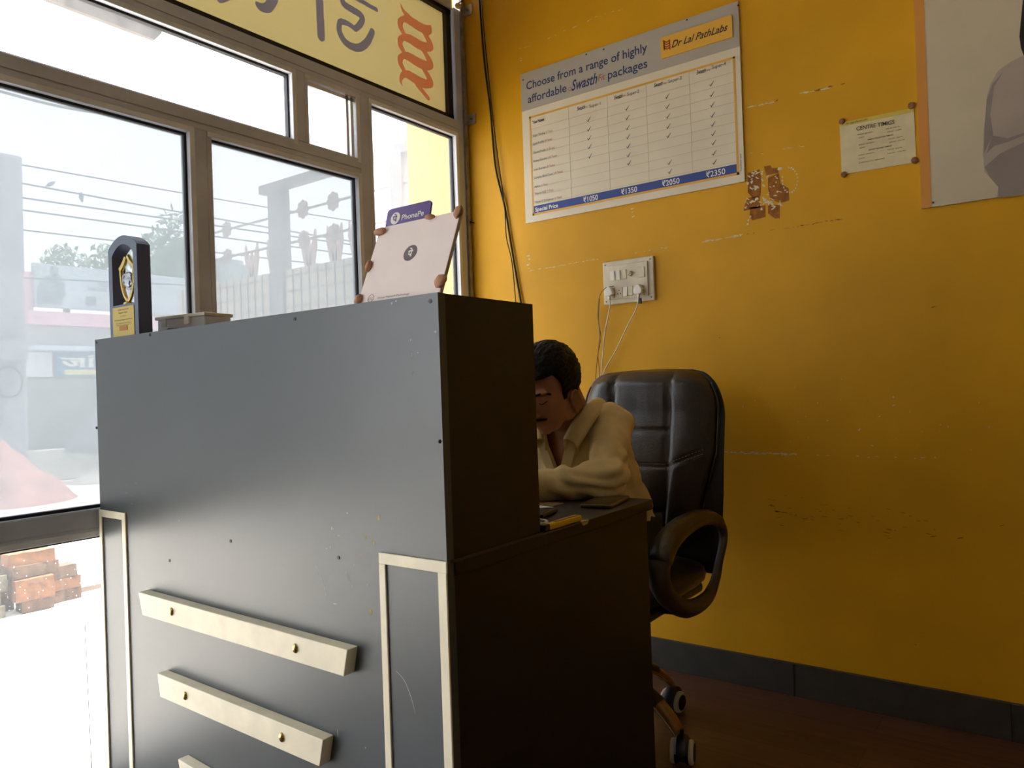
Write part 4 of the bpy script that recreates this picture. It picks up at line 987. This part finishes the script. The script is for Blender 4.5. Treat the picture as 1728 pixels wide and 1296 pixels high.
b=NB(); tube(b,smoothpts([hp(-.026,.083,-.055),hp(-.012,.097,-.049),hp(0,.099,-.048),hp(.012,.097,-.049),hp(.026,.083,-.055)],5),[.0034]*21,6,up=Fh,flat=.6); link('moustache',b,HAIR,pe,smooth=180)
for s in (-1,1):
    b=NB()
    P=[hp(s*.018,.084,-.004),hp(s*.030,.0875,-.008),hp(s*.044,.078,-.003)]; tube(b,smoothpts(P,5),.0012,5); link('eyelashes',b,HAIR,pe,smooth=180)
# shirt
def bake(o):
    dg=bpy.context.evaluated_depsgraph_get(); dg.update(); me=bpy.data.meshes.new_from_object(o.evaluated_get(dg)); o.modifiers.clear(); o.data=me
b=NB()
cap(b,NB0+Vector((0,.012,-.02)),Vector((-1.15,1.90,.86)),.070,.135); cap(b,Vector((-1.15,1.90,.86)),Vector((-1.15,2.04,.64)),.140,.145); cap(b,Vector((-1.15,2.04,.64)),Vector((-1.15,2.07,.58)),.145,.14)
for s,(A,B_,W_) in ((1,(SHL,ELL,WRL)),(-1,(SHR,ELR,WRR))):
    cap(b,NB0+Vector((s*.035,.012,-.012)),A,.056,.063); cap(b,A,B_,.056,.048); cap(b,Vector((A.x-s*.05,A.y+.01,A.z-.07)),A,.08,.062)
    cap(b,B_,B_+(W_-B_)*.9,.049,.036)
    ell(b,B_+Vector((0,.01,.012)),(.052,.052,.05))
sh=blob('shirt',b,SHIRT,pe,.0055,7,.5,disp=(.05,.008))
bake(sh)
bm=NB(); bm.from_mesh(sh.data)
kill=[]
zV=.815
for f in bm.faces:
    c=f.calc_center_median()
    if c.y<1.87 and c.z>zV and c.z<1.06 and abs(c.x-NB0.x-.004)<.010+.46*(c.z-zV): kill.append(f)
    elif (c-(WRL-(WRL-ELL)*.10)).dot((WRL-ELL).normalized())>.016 and c.z<.86 and c.x>-1.25 and c.x<-1.1 and c.y<1.62: kill.append(f)
bmesh.ops.delete(bm,geom=kill,context='FACES')
# creases pressed into the sleeves
for v in bm.verts:
    p=v.co; a=0
    for o_,d_,fr,am in ((ELL,Vector((.35,-.3,.9)),190,.0035),(ELR,Vector((-.35,-.3,.9)),190,.0035)):
        dist=(p-o_).length
        if dist<.17: a+=math.sin(fr*(p-o_).dot(d_.normalized())+6*noise.noise(p*9))*am*1.3*(1-dist/.17)*min(1,dist/.05)
    a+=.0032*math.sin(105*(p.x*.5+p.z*.9+p.y*.3)+6*noise.noise(p*8))*(.4+abs(noise.noise(p*11+Vector((5,0,0))))*2)
    v.co=p+v.normal*a
bm.to_mesh(sh.data); bm.free()
for p in sh.data.polygons: p.use_smooth=True
so=sh.modifiers.new('cloth','SOLIDIFY'); so.thickness=.003; so.offset=0
# collar leaves and band, placket
def leaf(s):
    b=NB(); X0=NB0.x
    # outline in steps down the collar: inner edge (fold) and outer edge
    inner=[Vector((X0+s*.058,1.905,1.012)),Vector((X0+s*.068,1.868,1.012)),Vector((X0+s*.068,1.825,.998)),Vector((X0+s*.060,1.785,.970)),Vector((X0+s*.048,1.760,.938)),Vector((X0+s*.034,1.748,.905))]
    outer=[Vector((X0+s*.075,1.935,.985)),Vector((X0+s*.100,1.880,.985)),Vector((X0+s*.108,1.830,.972)),Vector((X0+s*.104,1.792,.945)),Vector((X0+s*.094,1.770,.915)),Vector((X0+s*.072,1.758,.878))]
    I=smoothpts(inner,5);O=smoothpts(outer,5); rows=[]
    for k in range(6):
        t=k/5; rows.append([b.verts.new(a.lerp(c,t)+Vector((s*.004,-.006,.008))*math.sin(PI*t)) for a,c in zip(I,O)])
    for A,B2 in zip(rows,rows[1:]):
        for i in range(len(A)-1): b.faces.new([A[i],A[i+1],B2[i+1],B2[i]])
    o=link('collar',b,SHIRT,pe,smooth=180); m=o.modifiers.new('cloth','SOLIDIFY'); m.thickness=.004; m.offset=0
    b=NB(); I2=[p+Vector((-s*.003,.004,-.002)) for p in I]; J2=[p+Vector((-s*.001,.008,-.034)) for p in I]
    R0=[b.verts.new(p) for p in I2]; R1=[b.verts.new(p) for p in J2]
    for i in range(len(R0)-1): b.faces.new([R0[i],R0[i+1],R1[i+1],R1[i]])
    o=link('collar_stand',b,SHIRT,pe,smooth=180); m=o.modifiers.new('cloth','SOLIDIFY'); m.thickness=.003
leaf(1); leaf(-1)
for s in (1,-1):
    b=NB(); X0=NB0.x; P=[Vector((X0+s*.040,1.757,.925)),Vector((X0+s*.034,1.757,.89)),Vector((X0+s*.022,1.760,.855)),Vector((X0+s*.006,1.763,.812))]
    Q=smoothpts(P,6); L0=[b.verts.new(p) for p in Q]; L1=[b.verts.new(p+Vector((s*.032,.006,.002))) for p in Q]; L2=[b.verts.new(p+Vector((s*.034,.024,0))) for p in Q]; L3=[b.verts.new(p+Vector((0,.018,0))) for p in Q]
    for A,B2 in ((L0,L1),(L1,L2),(L3,L0)):
        for i in range(len(A)-1): b.faces.new([A[i],A[i+1],B2[i+1],B2[i]])
    o=link('placket',b,SHIRT,pe,smooth=50)
# cuff
for E_a,W_a in ((ELR,WRR),):
    dw=(W_a-E_a).normalized(); b=NB(); tube(b,[E_a+dw*(W_a-E_a).length*t for t in (.80,.82,.95,.97)],[.038,.041,.040,.037],20); link('cuff',b,SHIRT,pe,smooth=60)
dw=(WRL-ELL).normalized(); b=NB()
tube(b,[ELL+dw*(WRL-ELL).length*t for t in (.80,.82,.93,.95)],[.037,.040,.039,.036],20); o=link('cuff',b,SHIRT,pe,smooth=60)
b=NB()
cap(b,(CX,2.09,.60),(CX,2.06,.60),.135,.135)
for s in (-1,1):
    cap(b,(CX+s*.085,2.07,.585),(CX+s*.10,1.655,.578),.086,.070); cap(b,(CX+s*.10,1.655,.578),(CX+s*.10,1.625,.10),.068,.055)
blob('trousers',b,TROU,pe,.010,4,.5,disp=(.08,.01))
for s in (-1,1):
    b=NB(); cap(b,(CX+s*.10,1.635,.052),(CX+s*.113,1.47,.042),.044,.036); cap(b,(CX+s*.10,1.635,.052),(CX+s*.10,1.63,.10),.042,.042)
    for v in b.verts: v.co.z=max(v.co.z,.002)
    blob('shoe',b,PLBLK,pe,.007,3,.5)

# ============================================================ OUTSIDE
GZ=-.10
CONC=mat('sunlit_concrete',(206,202,194),.85,var=.05,vscale=3,bump=.2,bscale=14)
b=NB(); box(b,-11.3,WX-.08,-16,24,GZ-.1,GZ); o=tag(struct('trim_18',b,CONC),'pale concrete yard outside the glass front','yard')
b=NB(); box(b,-60,-11.3,-40,60,GZ-.14,GZ-.03); struct('trim_19',b,mat('road_dust',(168,160,150),.9,var=.08,vscale=1.2,bump=.2,bscale=8))
b=NB(); box(b,-11.35,-5.4,-14,22,GZ-.02,GZ+.0) if False else box(b,WX-.12,WX-.06,-16,WY,GZ-.05,.01); struct('trim_21',b,CONC)
# kerb pipe on the yard
t=thing('yard_kerb','thin brown kerb line on the bright concrete yard behind the brick pile','kerb',(-4.8,2.2,GZ))
b=NB(); box(b,-4.90,-4.84,2.02,9,GZ,GZ+.03); o=link('kerb_edge',b,mat('kerb_brown',(104,88,78),.8,var=.08),t)
# bricks
bw,bd_,bh=.215,.105,.07
BM=[mat('brick_orange',(98,64,38),.9,var=.18,vscale=25,bump=.5,bscale=40),mat('brick_brown',(76,56,40),.9,var=.2,vscale=25,bump=.5,bscale=40),mat('brick_grey_mortar',(76,72,60),.9,var=.15,vscale=20,bump=.5,bscale=40)]
proto_me={}
def brick(x,y,z,m,lab,rot=0,l=bw,w_=bd_,h_=bh,seed=0):
    b=NB(); box(b,-l/2,l/2,-w_/2,w_/2,0,h_); bmesh.ops.subdivide_edges(b,edges=b.edges[:],cuts=5,use_grid_fill=True)
    for v in b.verts:
        n_=noise.noise_vector(v.co*14+Vector((seed*3.1,seed,0))); v.co+=n_*.006
        if v.co.z<.002: v.co.z=max(0,v.co.z)
    o=link('brick',b,BM[m],smooth=35); o.location=(x,y,z); o.rotation_euler.z=R(rot)
    tag(o,lab,'brick','bricks in the pile outside the glass')
    return o
bp=lambda px,py,X:onx(px,py,X)
# near face of the pile runs along Y at X about -4.62
X_=-4.66
def bpos(px,py,X=X_): p=onx(px,py,X); return p
def brk(pxl,pxr,pyb,pyt,m,lab,dX=0,seed=0,depth=.22):
    X=X_+dX; a=onx(pxl,pyb,X); c=onx(pxr,pyb,X); d=onx(pxl,pyt,X); L=abs(c.y-a.y); h=abs(d.z-a.z)
    return a,c,L,h
rows_=[ # (level, ycentre, length, X offset, material, rotation, text)
]
ya=onx(0,1040,X_).y; yb=onx(120,1000,X_).y; 
def pb(i,lev,y,l,dx,m,rot,lab,h_=.068,w_=.12): brick(X_-w_/2+dx,y,GZ+lev*.070,m,lab,90+rot,l,w_,h_,i)
yl=onx(16,1040,X_).y
pb(1,0,yl-.13,.22,0,2,4,'grey brick in the bottom course at the left end of the pile')
pb(2,0,yl+.145,.16,.015,1,-3,'brown brick in the bottom course left of the rounded corner brick')
pb(3,0,yl+.32,.15,-.06,1,5,'rounded brown corner brick at the right end of the bottom course')
pb(4,1,yl-.14,.22,-.02,1,2,'dark brown brick in the second course at the left end')
pb(5,1,yl+.125,.19,.03,0,-4,'large orange brick standing on edge in the middle of the pile',.118,.13)
pb(6,1,yl+.31,.17,-.05,0,3,'orange brown brick in the second course at the right end')
pb(7,2,yl-.12,.24,-.02,2,-2,'mortar-caked grey brick in the third course at the left',.085)
pb(8,2,yl+.30,.15,-.05,1,2,'brown brick at the right end, topmost of its short stack')
pb(9,2.75,yl+.14,.24,-.01,1,3,'brown brick under the topmost brick of the pile')
pb(10,3.7,yl+.13,.23,-.02,0,-3,'topmost orange brick of the pile')
pb(15,0,yl+.02,.10,-.14,1,6,'added brick standing in for the shadow in the gap of the bottom course')  # this and the next brick are added to give the gap its shade
pb(16,1,yl-.0,.09,-.15,1,-4,'added brick standing in for the shadow in the gap of the second course')
pb(11,3.2,yl-.12,.15,-.06,2,8,'chipped grey brick half on its side left of the top bricks')
brick(X_-.40,yl+.08,GZ,2,'grey brick lying behind the pile, its end seen above the top bricks',80,.22,.12,.30,12)
brick(X_-.55,yl+.25,GZ,1,'dark broken lump behind the pile on its right',60,.22,.14,.27,13)
brick(X_-.25,yl+.30,GZ+.0,1,'brown brick in the second row behind the right corner',90,.2,.12,.07,14)
# ornamental side fence
FY=2.66
fe=thing('ornamental_fence','pale metal side fence with flower rods and tulip finials above a sheet panel','fence',(-3.2,FY,GZ))
FM=mat('fence_pale_paint',(120,116,116),.6,var=.05)
def fq(x,y,o=0): p=ony(x,y,FY); return p
b=NB(); z0=2.20; box(b,-3.70,-2.45,FY-.02,FY+.03,2.215,2.262); link('beam',b,FM,fe)
for xa,xb in ((-3.62,-3.50),(-2.64,-2.56)):
    b=NB(); box(b,xa,xb,FY-.02,FY+.04,GZ,2.215); link('post',b,FM,fe)
zr=[fq(563,340).z,fq(565,393).z]
for z in zr:
    b=NB(); tube(b,[(-4.35,FY,z),(-2.45,FY,z)],.007,6); link('rod',b,FM,fe)
    for fx in (fq(563,340).x,fq(512,350).x,-4.05):
        b=NB()
        for k in range(8): a=2*PI*k/8; ell(b,(fx+.036*math.cos(a),FY-.004,z+.036*math.sin(a)),(.017,.006,.017),n=2)
        ell(b,(fx,FY-.006,z),(.028,.010,.028),n=2); link('flower',b,mat('fence_flower',(150,134,128),.6,var=.05),fe,smooth=180)
b=NB(); box(b,-4.6,-2.45,FY-.01,FY+.02,GZ,1.755); link('panel',b,mat('fence_sheet',(176,168,152),.6,var=.05,vscale=2),fe)
b=NB()
for k in range(30): x=-4.55+k*.07; box(b,x,x+.006,FY-.014,FY-.01,GZ,1.75)
for k in range(20): z=.1+k*.085; box(b,-4.6,-2.45,FY-.014,FY-.01,z,z+.006)
link('panel_mesh',b,FM,fe)
for px in (463,522,566,604,425):
    x=fq(px,430).x; b=NB()
    for dx,h_ in ((-.045,.20),(0,.16),(.045,.20)):
        prism(b,[(x+dx*.4-.018,FY-.005,1.75),(x+dx-.02,FY-.005,1.75+h_*.6),(x+dx*1.25,FY-.005,1.75+h_),(x+dx+.018,FY-.005,1.75+h_*.55),(x+dx*.4+.018,FY-.005,1.75)],(0,.012,0))
    link('tulip_finial',b,mat('finial_paint',(170,146,134),.6,var=.06),fe)
# utility pole
up_=thing('utility_pole','tall tapering concrete utility pole across the street','pole',(-11.5,3.9,GZ))
b=NB(); a=onx(-18,262,-11.5); c=onx(33,262,-11.5); a2=onx(-12,745,-11.5); c2=onx(42,745,-11.5)
ym,yw_=(a.y+c.y)/2,(c.y-a.y)/2
def fr(y,w2,z): return [b.verts.new((x,yy_,z)) for x,yy_ in ((-11.5-w2*.6,y-w2),(-11.5+w2*.6,y-w2),(-11.5+w2*.6,y+w2),(-11.5-w2*.6,y+w2))]
A=fr(ym,yw_,a.z+.05); B_=fr((a2.y+c2.y)/2,(c2.y-a2.y)/2+.0,GZ-.1); b.faces.new(A); b.faces.new(B_[::-1])
for i in range(4): b.faces.new([A[i],A[(i+1)%4],B_[(i+1)%4],B_[i]])
o=link('shaft',b,mat('pole_concrete',(122,124,132),.9,var=.08,vscale=4,bump=.3),up_); bevel(o,.04,3)
b=NB(); m_=onx(15,645,-11.2); tube(b,[m_+Vector((0,.16*math.cos(t),.2*math.sin(t))) for t in [2*PI*i/24 for i in range(24)]],.012,6,closed=True); link('wire_loop',b,PLBLK,up_)
b=NB(); box(b,-11.35,-11.2,ym-.2,ym+.1,onx(8,590,-11).z-.12,onx(8,590,-11).z+.15); link('junction_box',b,mat('box_grey',(120,124,132),.6),up_)
# street wires and birds
def wire(p0,p1,X0,X1,sag,lab,r_=.012):
    a=onx(*p0,X0); c=onx(*p1,X1); P=[a.lerp(c,i/16)+Vector((0,0,-sag*math.sin(PI*i/16))) for i in range(17)]
    b=NB(); tube(b,P,r_,5); o=link('street_wire',b,mat('wire_grey',(70,74,80),.7)); tag(o,lab,'wire'); return P
wire((25,276),(640,380),-11.5,-11.5,.02,'topmost thin street wire right of the utility pole')
W2=wire((25,307),(640,415),-11.5,-11.5,.02,'street wire with two small birds right of the utility pole',.014)
wire((0,154),(230,196),-9,-9,.05,'street wire crossing just below the upper window rail',.016)
wire((27,332),(800,440),-11.5,-11.5,.02,'upper slanting wire behind the flower fence',.014)
wire((28,353),(800,455),-11.5,-11.5,.02,'middle slanting wire behind the flower fence',.014)
wire((30,387),(800,473),-11.5,-11.5,.02,'lowest slanting wire behind the flower fence',.012)
wire((20,468),(560,492),-11.5,-12.2,.0,'wire crossing the front of the billboard',.012)
def bird(px,py,lab,hang):
    p=onx(px,py,-11.5); b=NB(); 
    if hang: ell(b,p+Vector((0,0,-.07)),(.035,.035,.06),n=2); ell(b,p+Vector((0,.01,-.13)),(.022,.022,.022),n=2); cap(b,p,p+Vector((0,0,-.03)),.012,.02)
    else:
        M=Matrix.Rotation(R(35),3,'X'); ell(b,p+Vector((0,.01,.045)),(.028,.06,.032),M,n=2); ell(b,p+Vector((0,.055,.085)),(.022,.024,.022),n=2); cap(b,p+Vector((0,-.03,.02)),p+Vector((0,-.085,-.025)),.016,.008)
    o=blob('bird',b,mat('bird_grey',(70,76,80),.8),None,.012,3); tag(o,lab,'bird'); return o
bird(84,316,'small grey bird perched on the street wire, the nearer the pole',False); bird(137,324,'small grey bird hanging below the street wire, the farther from the pole',True)
# buildings across the street
BXF=-13
def W(px,py): return onx(px,py,BXF)
bg_=thing('shop_building','low shop building across the street with pink band and shutter','building',(BXF,8,GZ))
zp1=W(55,527).z; zp0=W(60,556).z; zs=W(60,640).z
b=NB(); box(b,-15.5,BXF-.02,4.9,14,GZ,zp1); link('wall',b,mat('street_wall_grey',(176,176,176),.85,var=.06,vscale=2),bg_)
b=NB(); box(b,BXF-.02,BXF+.25,4.9,14,zp0+.06,zp1); link('pink_band',b,mat('faded_pink_paint',(196,156,172),.8,var=.04),bg_)
b=NB(); box(b,BXF-.02,BXF+.5,4.9,14,zp0-.35,zp0-.28); link('awning_sheet',b,mat('awning_blue_grey',(160,176,190),.6,var=.05),bg_)
b=NB(); box(b,BXF-.02,BXF+.03,4.95,9.5,GZ+.5,zs)
for k in range(26): z=GZ+.52+k*.035; box(b,BXF+.03,BXF+.045,4.95,9.5,z,z+.018)
link('shutter',b,mat('shutter_grey',(150,150,150),.6,metal=.2,var=.05),bg_)
b=NB(); a=W(90,595); c=W(90,636); y1_=7.6; box(b,BXF+.03,BXF+.09,a.y,y1_,c.z,a.z); sgn=link('shop_fascia',b,mat('fascia_blue',(50,112,165),.5,var=.04),bg_)
b=NB(); text(b,'जांच केंद्र',(BXF+.1,a.y+.06,W(90,620).z),(0,1,0),(0,0,1),.17,1.9,bold=.03); link('fascia_lettering',b,WHITE,sgn)
b=NB(); box(b,BXF+.09,BXF+.1,a.y+.12,y1_-.1,c.z+.03,W(90,622).z-.02); link('fascia_yellow_bar',b,mat('fascia_yellow',(228,218,130),.5),sgn)
b=NB(); box(b,BXF+.03,BXF+.07,4.7,a.y-.05,c.z,a.z); link('white_fascia',b,mat('fascia_white',(210,216,224),.6),bg_)
b=NB(); box(b,BXF-.02,BXF+.5,4.9,14,GZ-.02,GZ+.45); link('plinth',b,mat('plinth_concrete',(178,176,170),.9,var=.08,vscale=2),bg_)
# billboard
hb=thing('billboard','pale blue billboard with a seated figure print on the roof across the street','billboard',(BXF,6.5,zp1))
z1_=W(57,443).z; zb_=W(60,517).z; ye=W(325,480).y
b=NB(); box(b,BXF-.1,BXF,W(57,450).y,ye,zb_,z1_); link('panel',b,mat('billboard_pale_blue',(146,162,172),.7,var=.04,vscale=2),hb)
b=NB(); 
for P in (((62,512),(64,480),(78,465),(98,462),(108,475),(110,495),(103,513)),((84,460),(86,450),(93,449),(98,455),(97,463),(90,467))): poly(b,[W(x,y)+Vector((.008,0,0)) for x,y in P])
link('printed_figure',b,mat('billboard_figure_grey',(96,110,122),.7,var=.1,vscale=8),hb)
b=NB()
a=W(164,483);c=W(185,484); text(b,'MEDI',(BXF+.008,a.y,a.z),(0,1,0),(0,0,1),.08,c.y-a.y); a=W(148,488);c=W(187,490); text(b,'KARDGEN',(BXF+.008,a.y,a.z-.02),(0,1,0),(0,0,1),.07,c.y-a.y)
for k in range(3):
    a=W(146+k*6,515); box(b,BXF,BXF+.008,a.y,a.y+.035,a.z,a.z+.14)
link('printed_marks',b,mat('billboard_ink',(84,96,106),.7),hb)
b=NB(); box(b,BXF-.3,BXF-.05,W(40,455).y,W(57,455).y,zp1,W(45,457).z); o=link('parapet_pillar',b,MATS['faded_pink_paint'],bg_)
# green awning building
ga=thing('market_stall','far stall with a green striped awning seen right of the trophy','stall',(-16,10,GZ))
def G(px,py): return onx(px,py,-16.5)
b=NB(); y0_,y1_=G(262,470).y,G(420,470).y; box(b,-18,-16.5,y0_,y1_,GZ,G(300,500).z); link('stall_wall',b,mat('stall_wall',(170,160,152),.85,var=.08),ga)
b=NB(); zt,zl=G(300,462).z,G(300,482).z; prism(b,[(-17.2,y0_,zt),(-16,y0_,zl),(-16,y0_,zl-.05),(-17.2,y0_,zt-.05)],(0,y1_-y0_,0)); link('green_awning',b,mat('green_awning',(150,216,110),.6,var=.08,rgb2=(120,200,150),vscale=1.2),ga)
b=NB()
for k in range(5): y=y0_+.3+k*.8; box(b,-16.1,-16,y,y+.22,zl-.7,zl+.02)
link('stall_post',b,mat('stall_post_brown',(150,132,128),.8),ga)
# grey tank roof house
gh=thing('far_house','far flat-roofed grey house with a roof tank behind the flower fence','house',(-17,13,GZ))
def H_(px,py): return onx(px,py,-20.5)
b=NB(); box(b,-23,-20.5,H_(365,440).y,H_(425,440).y,GZ,H_(390,444).z); link('wall',b,mat('far_wall_grey',(138,150,152),.8,var=.05),gh)
b=NB(); a=H_(405,446); cyl(b,(-21.2,a.y,a.z-.2),(-21.2,a.y,H_(405,437).z),.5,n=20); link('roof_tank',b,MATS['far_wall_grey'],gh,smooth=40)
# tarpaulin heap and leaning dark sheet
def heap(name,lab,cat,m,c,rx,ry,h_,seed,pk=1.4):
    b=NB(); n=26; V=[]
    for i in range(n+1):
        row=[]
        for j in range(n+1):
            u=-1+2*i/n; v=-1+2*j/n; r_=max(0,1-(u*u+v*v)**.5); z=h_*r_**pk*1.0+.12*h_*noise.noise(Vector((u*3+seed,v*3,0)))*min(1,r_*3)
            row.append(b.verts.new((c[0]+u*rx,c[1]+v*ry,GZ-.02+z)))
        V.append(row)
    for i in range(n):
        for j in range(n): b.faces.new([V[i][j],V[i+1][j],V[i+1][j+1],V[i][j+1]])
    o=link(name,b,m,smooth=180); tag(o,lab,cat); return o
heap('tarpaulin_heap','low heap under a faded pink tarpaulin by the far kerb','heap',mat('faded_pink_tarp',(150,104,98),.8,var=.1,vscale=3),(-10.2,onx(5,742,-10.2).y,0),.8,onx(122,800,-10.2).y-onx(5,742,-10.2).y,onx(5,738,-10.2).z-GZ,1,1.0)
heap('rubble_heap','low grey heap of rubble on the roadside, right of the pink tarpaulin','heap',mat('rubble_grey',(140,138,132),.95,var=.2,vscale=6,bump=.6,bscale=10),(-11.4,5.35,0),.6,.7,.26,4)
b=NB(); P=[W(62,762),W(62,752),W(160,645),W(260,640),W(260,768)]; prism(b,[p+Vector((.95,0,0)) for p in P],(.06,0,0)); o=link('dark_sheet',b,mat('dark_grey_sheet',(98,100,108),.8,var=.08,vscale=4)); tag(o,'dark grey sheet stretched aslant in front of the far shutter','sheet')
# trees behind the roofs
def tree(px,py,X,rad,lab,seed,m,tall=False):
    c=onx(px,py,X); t=thing('tree',lab,'tree',(X,c.y,GZ)); t['group']='trees behind the far roofs'
    b=NB(); rnd=random.Random(seed)
    for k in range(420):
        d=Vector((rnd.gauss(0,1),rnd.gauss(0,1),rnd.gauss(0,1))).normalized()*rad*rnd.random()**.4; 
        if tall: d.z*=1.5; d.y*=.6
        p=c+d; a=Vector((rnd.gauss(0,1),rnd.gauss(0,1),rnd.gauss(0,1))).normalized()*rad*.17; e_=a.cross(Vector((rnd.random(),rnd.random(),1))).normalized()*rad*.07
        prism(b,[p-a,p+e_,p+a,p-e_],(.004,.004,.004))
    link('crown',b,m,t); b=NB(); cyl(b,(X,c.y,GZ),(X,c.y,c.z),.14,.06,10); link('trunk',b,mat('bark',(96,80,64),.9,bump=.4),t)
LF=mat('hazy_leaves',(96,124,92),.8,var=.15,vscale=3)
tree(110,450,-20,.55,'small tree top showing above the left part of the billboard',1,LF)
tree(190,450,-22.5,.8,'tree crown showing at the left of the trophy',2,LF)
tree(264,440,-24.6,.95,'bushy tree just right of the trophy',3,LF)
tree(290,425,-19,.8,'tall pointed tree leaning left between trophy and mullion',4,LF,True)
tree(312,450,-26,1.1,'rounded tree behind the green awning beside the mullion',5,LF)
# old roof edge high outside
re=thing('roof_edge','weathered grey roof edge board seen high through the top left pane','roof',(-4,2,3))
def rp(x,y): return onx(x,y,-4.2)
b=NB(); P=[rp(60,-8),rp(90,-34),rp(272,50),rp(263,68),rp(170,38)]; P=[rp(68,-6),rp(120,-26),rp(274,55),rp(262,67)]; prism(b,P,(-.03,0,0)); link('board',b,mat('weathered_sheet',(84,78,74),.8,var=.15,vscale=12),re)
b=NB(); P=[rp(120,-26),rp(150,-26),rp(276,52),rp(274,55)]; prism(b,[p+Vector((.02,0,0)) for p in P],(-.5,0,.1)); link('sheet_lip',b,mat('bluish_tin',(110,124,134),.5,metal=.3,var=.1,vscale=15),re)
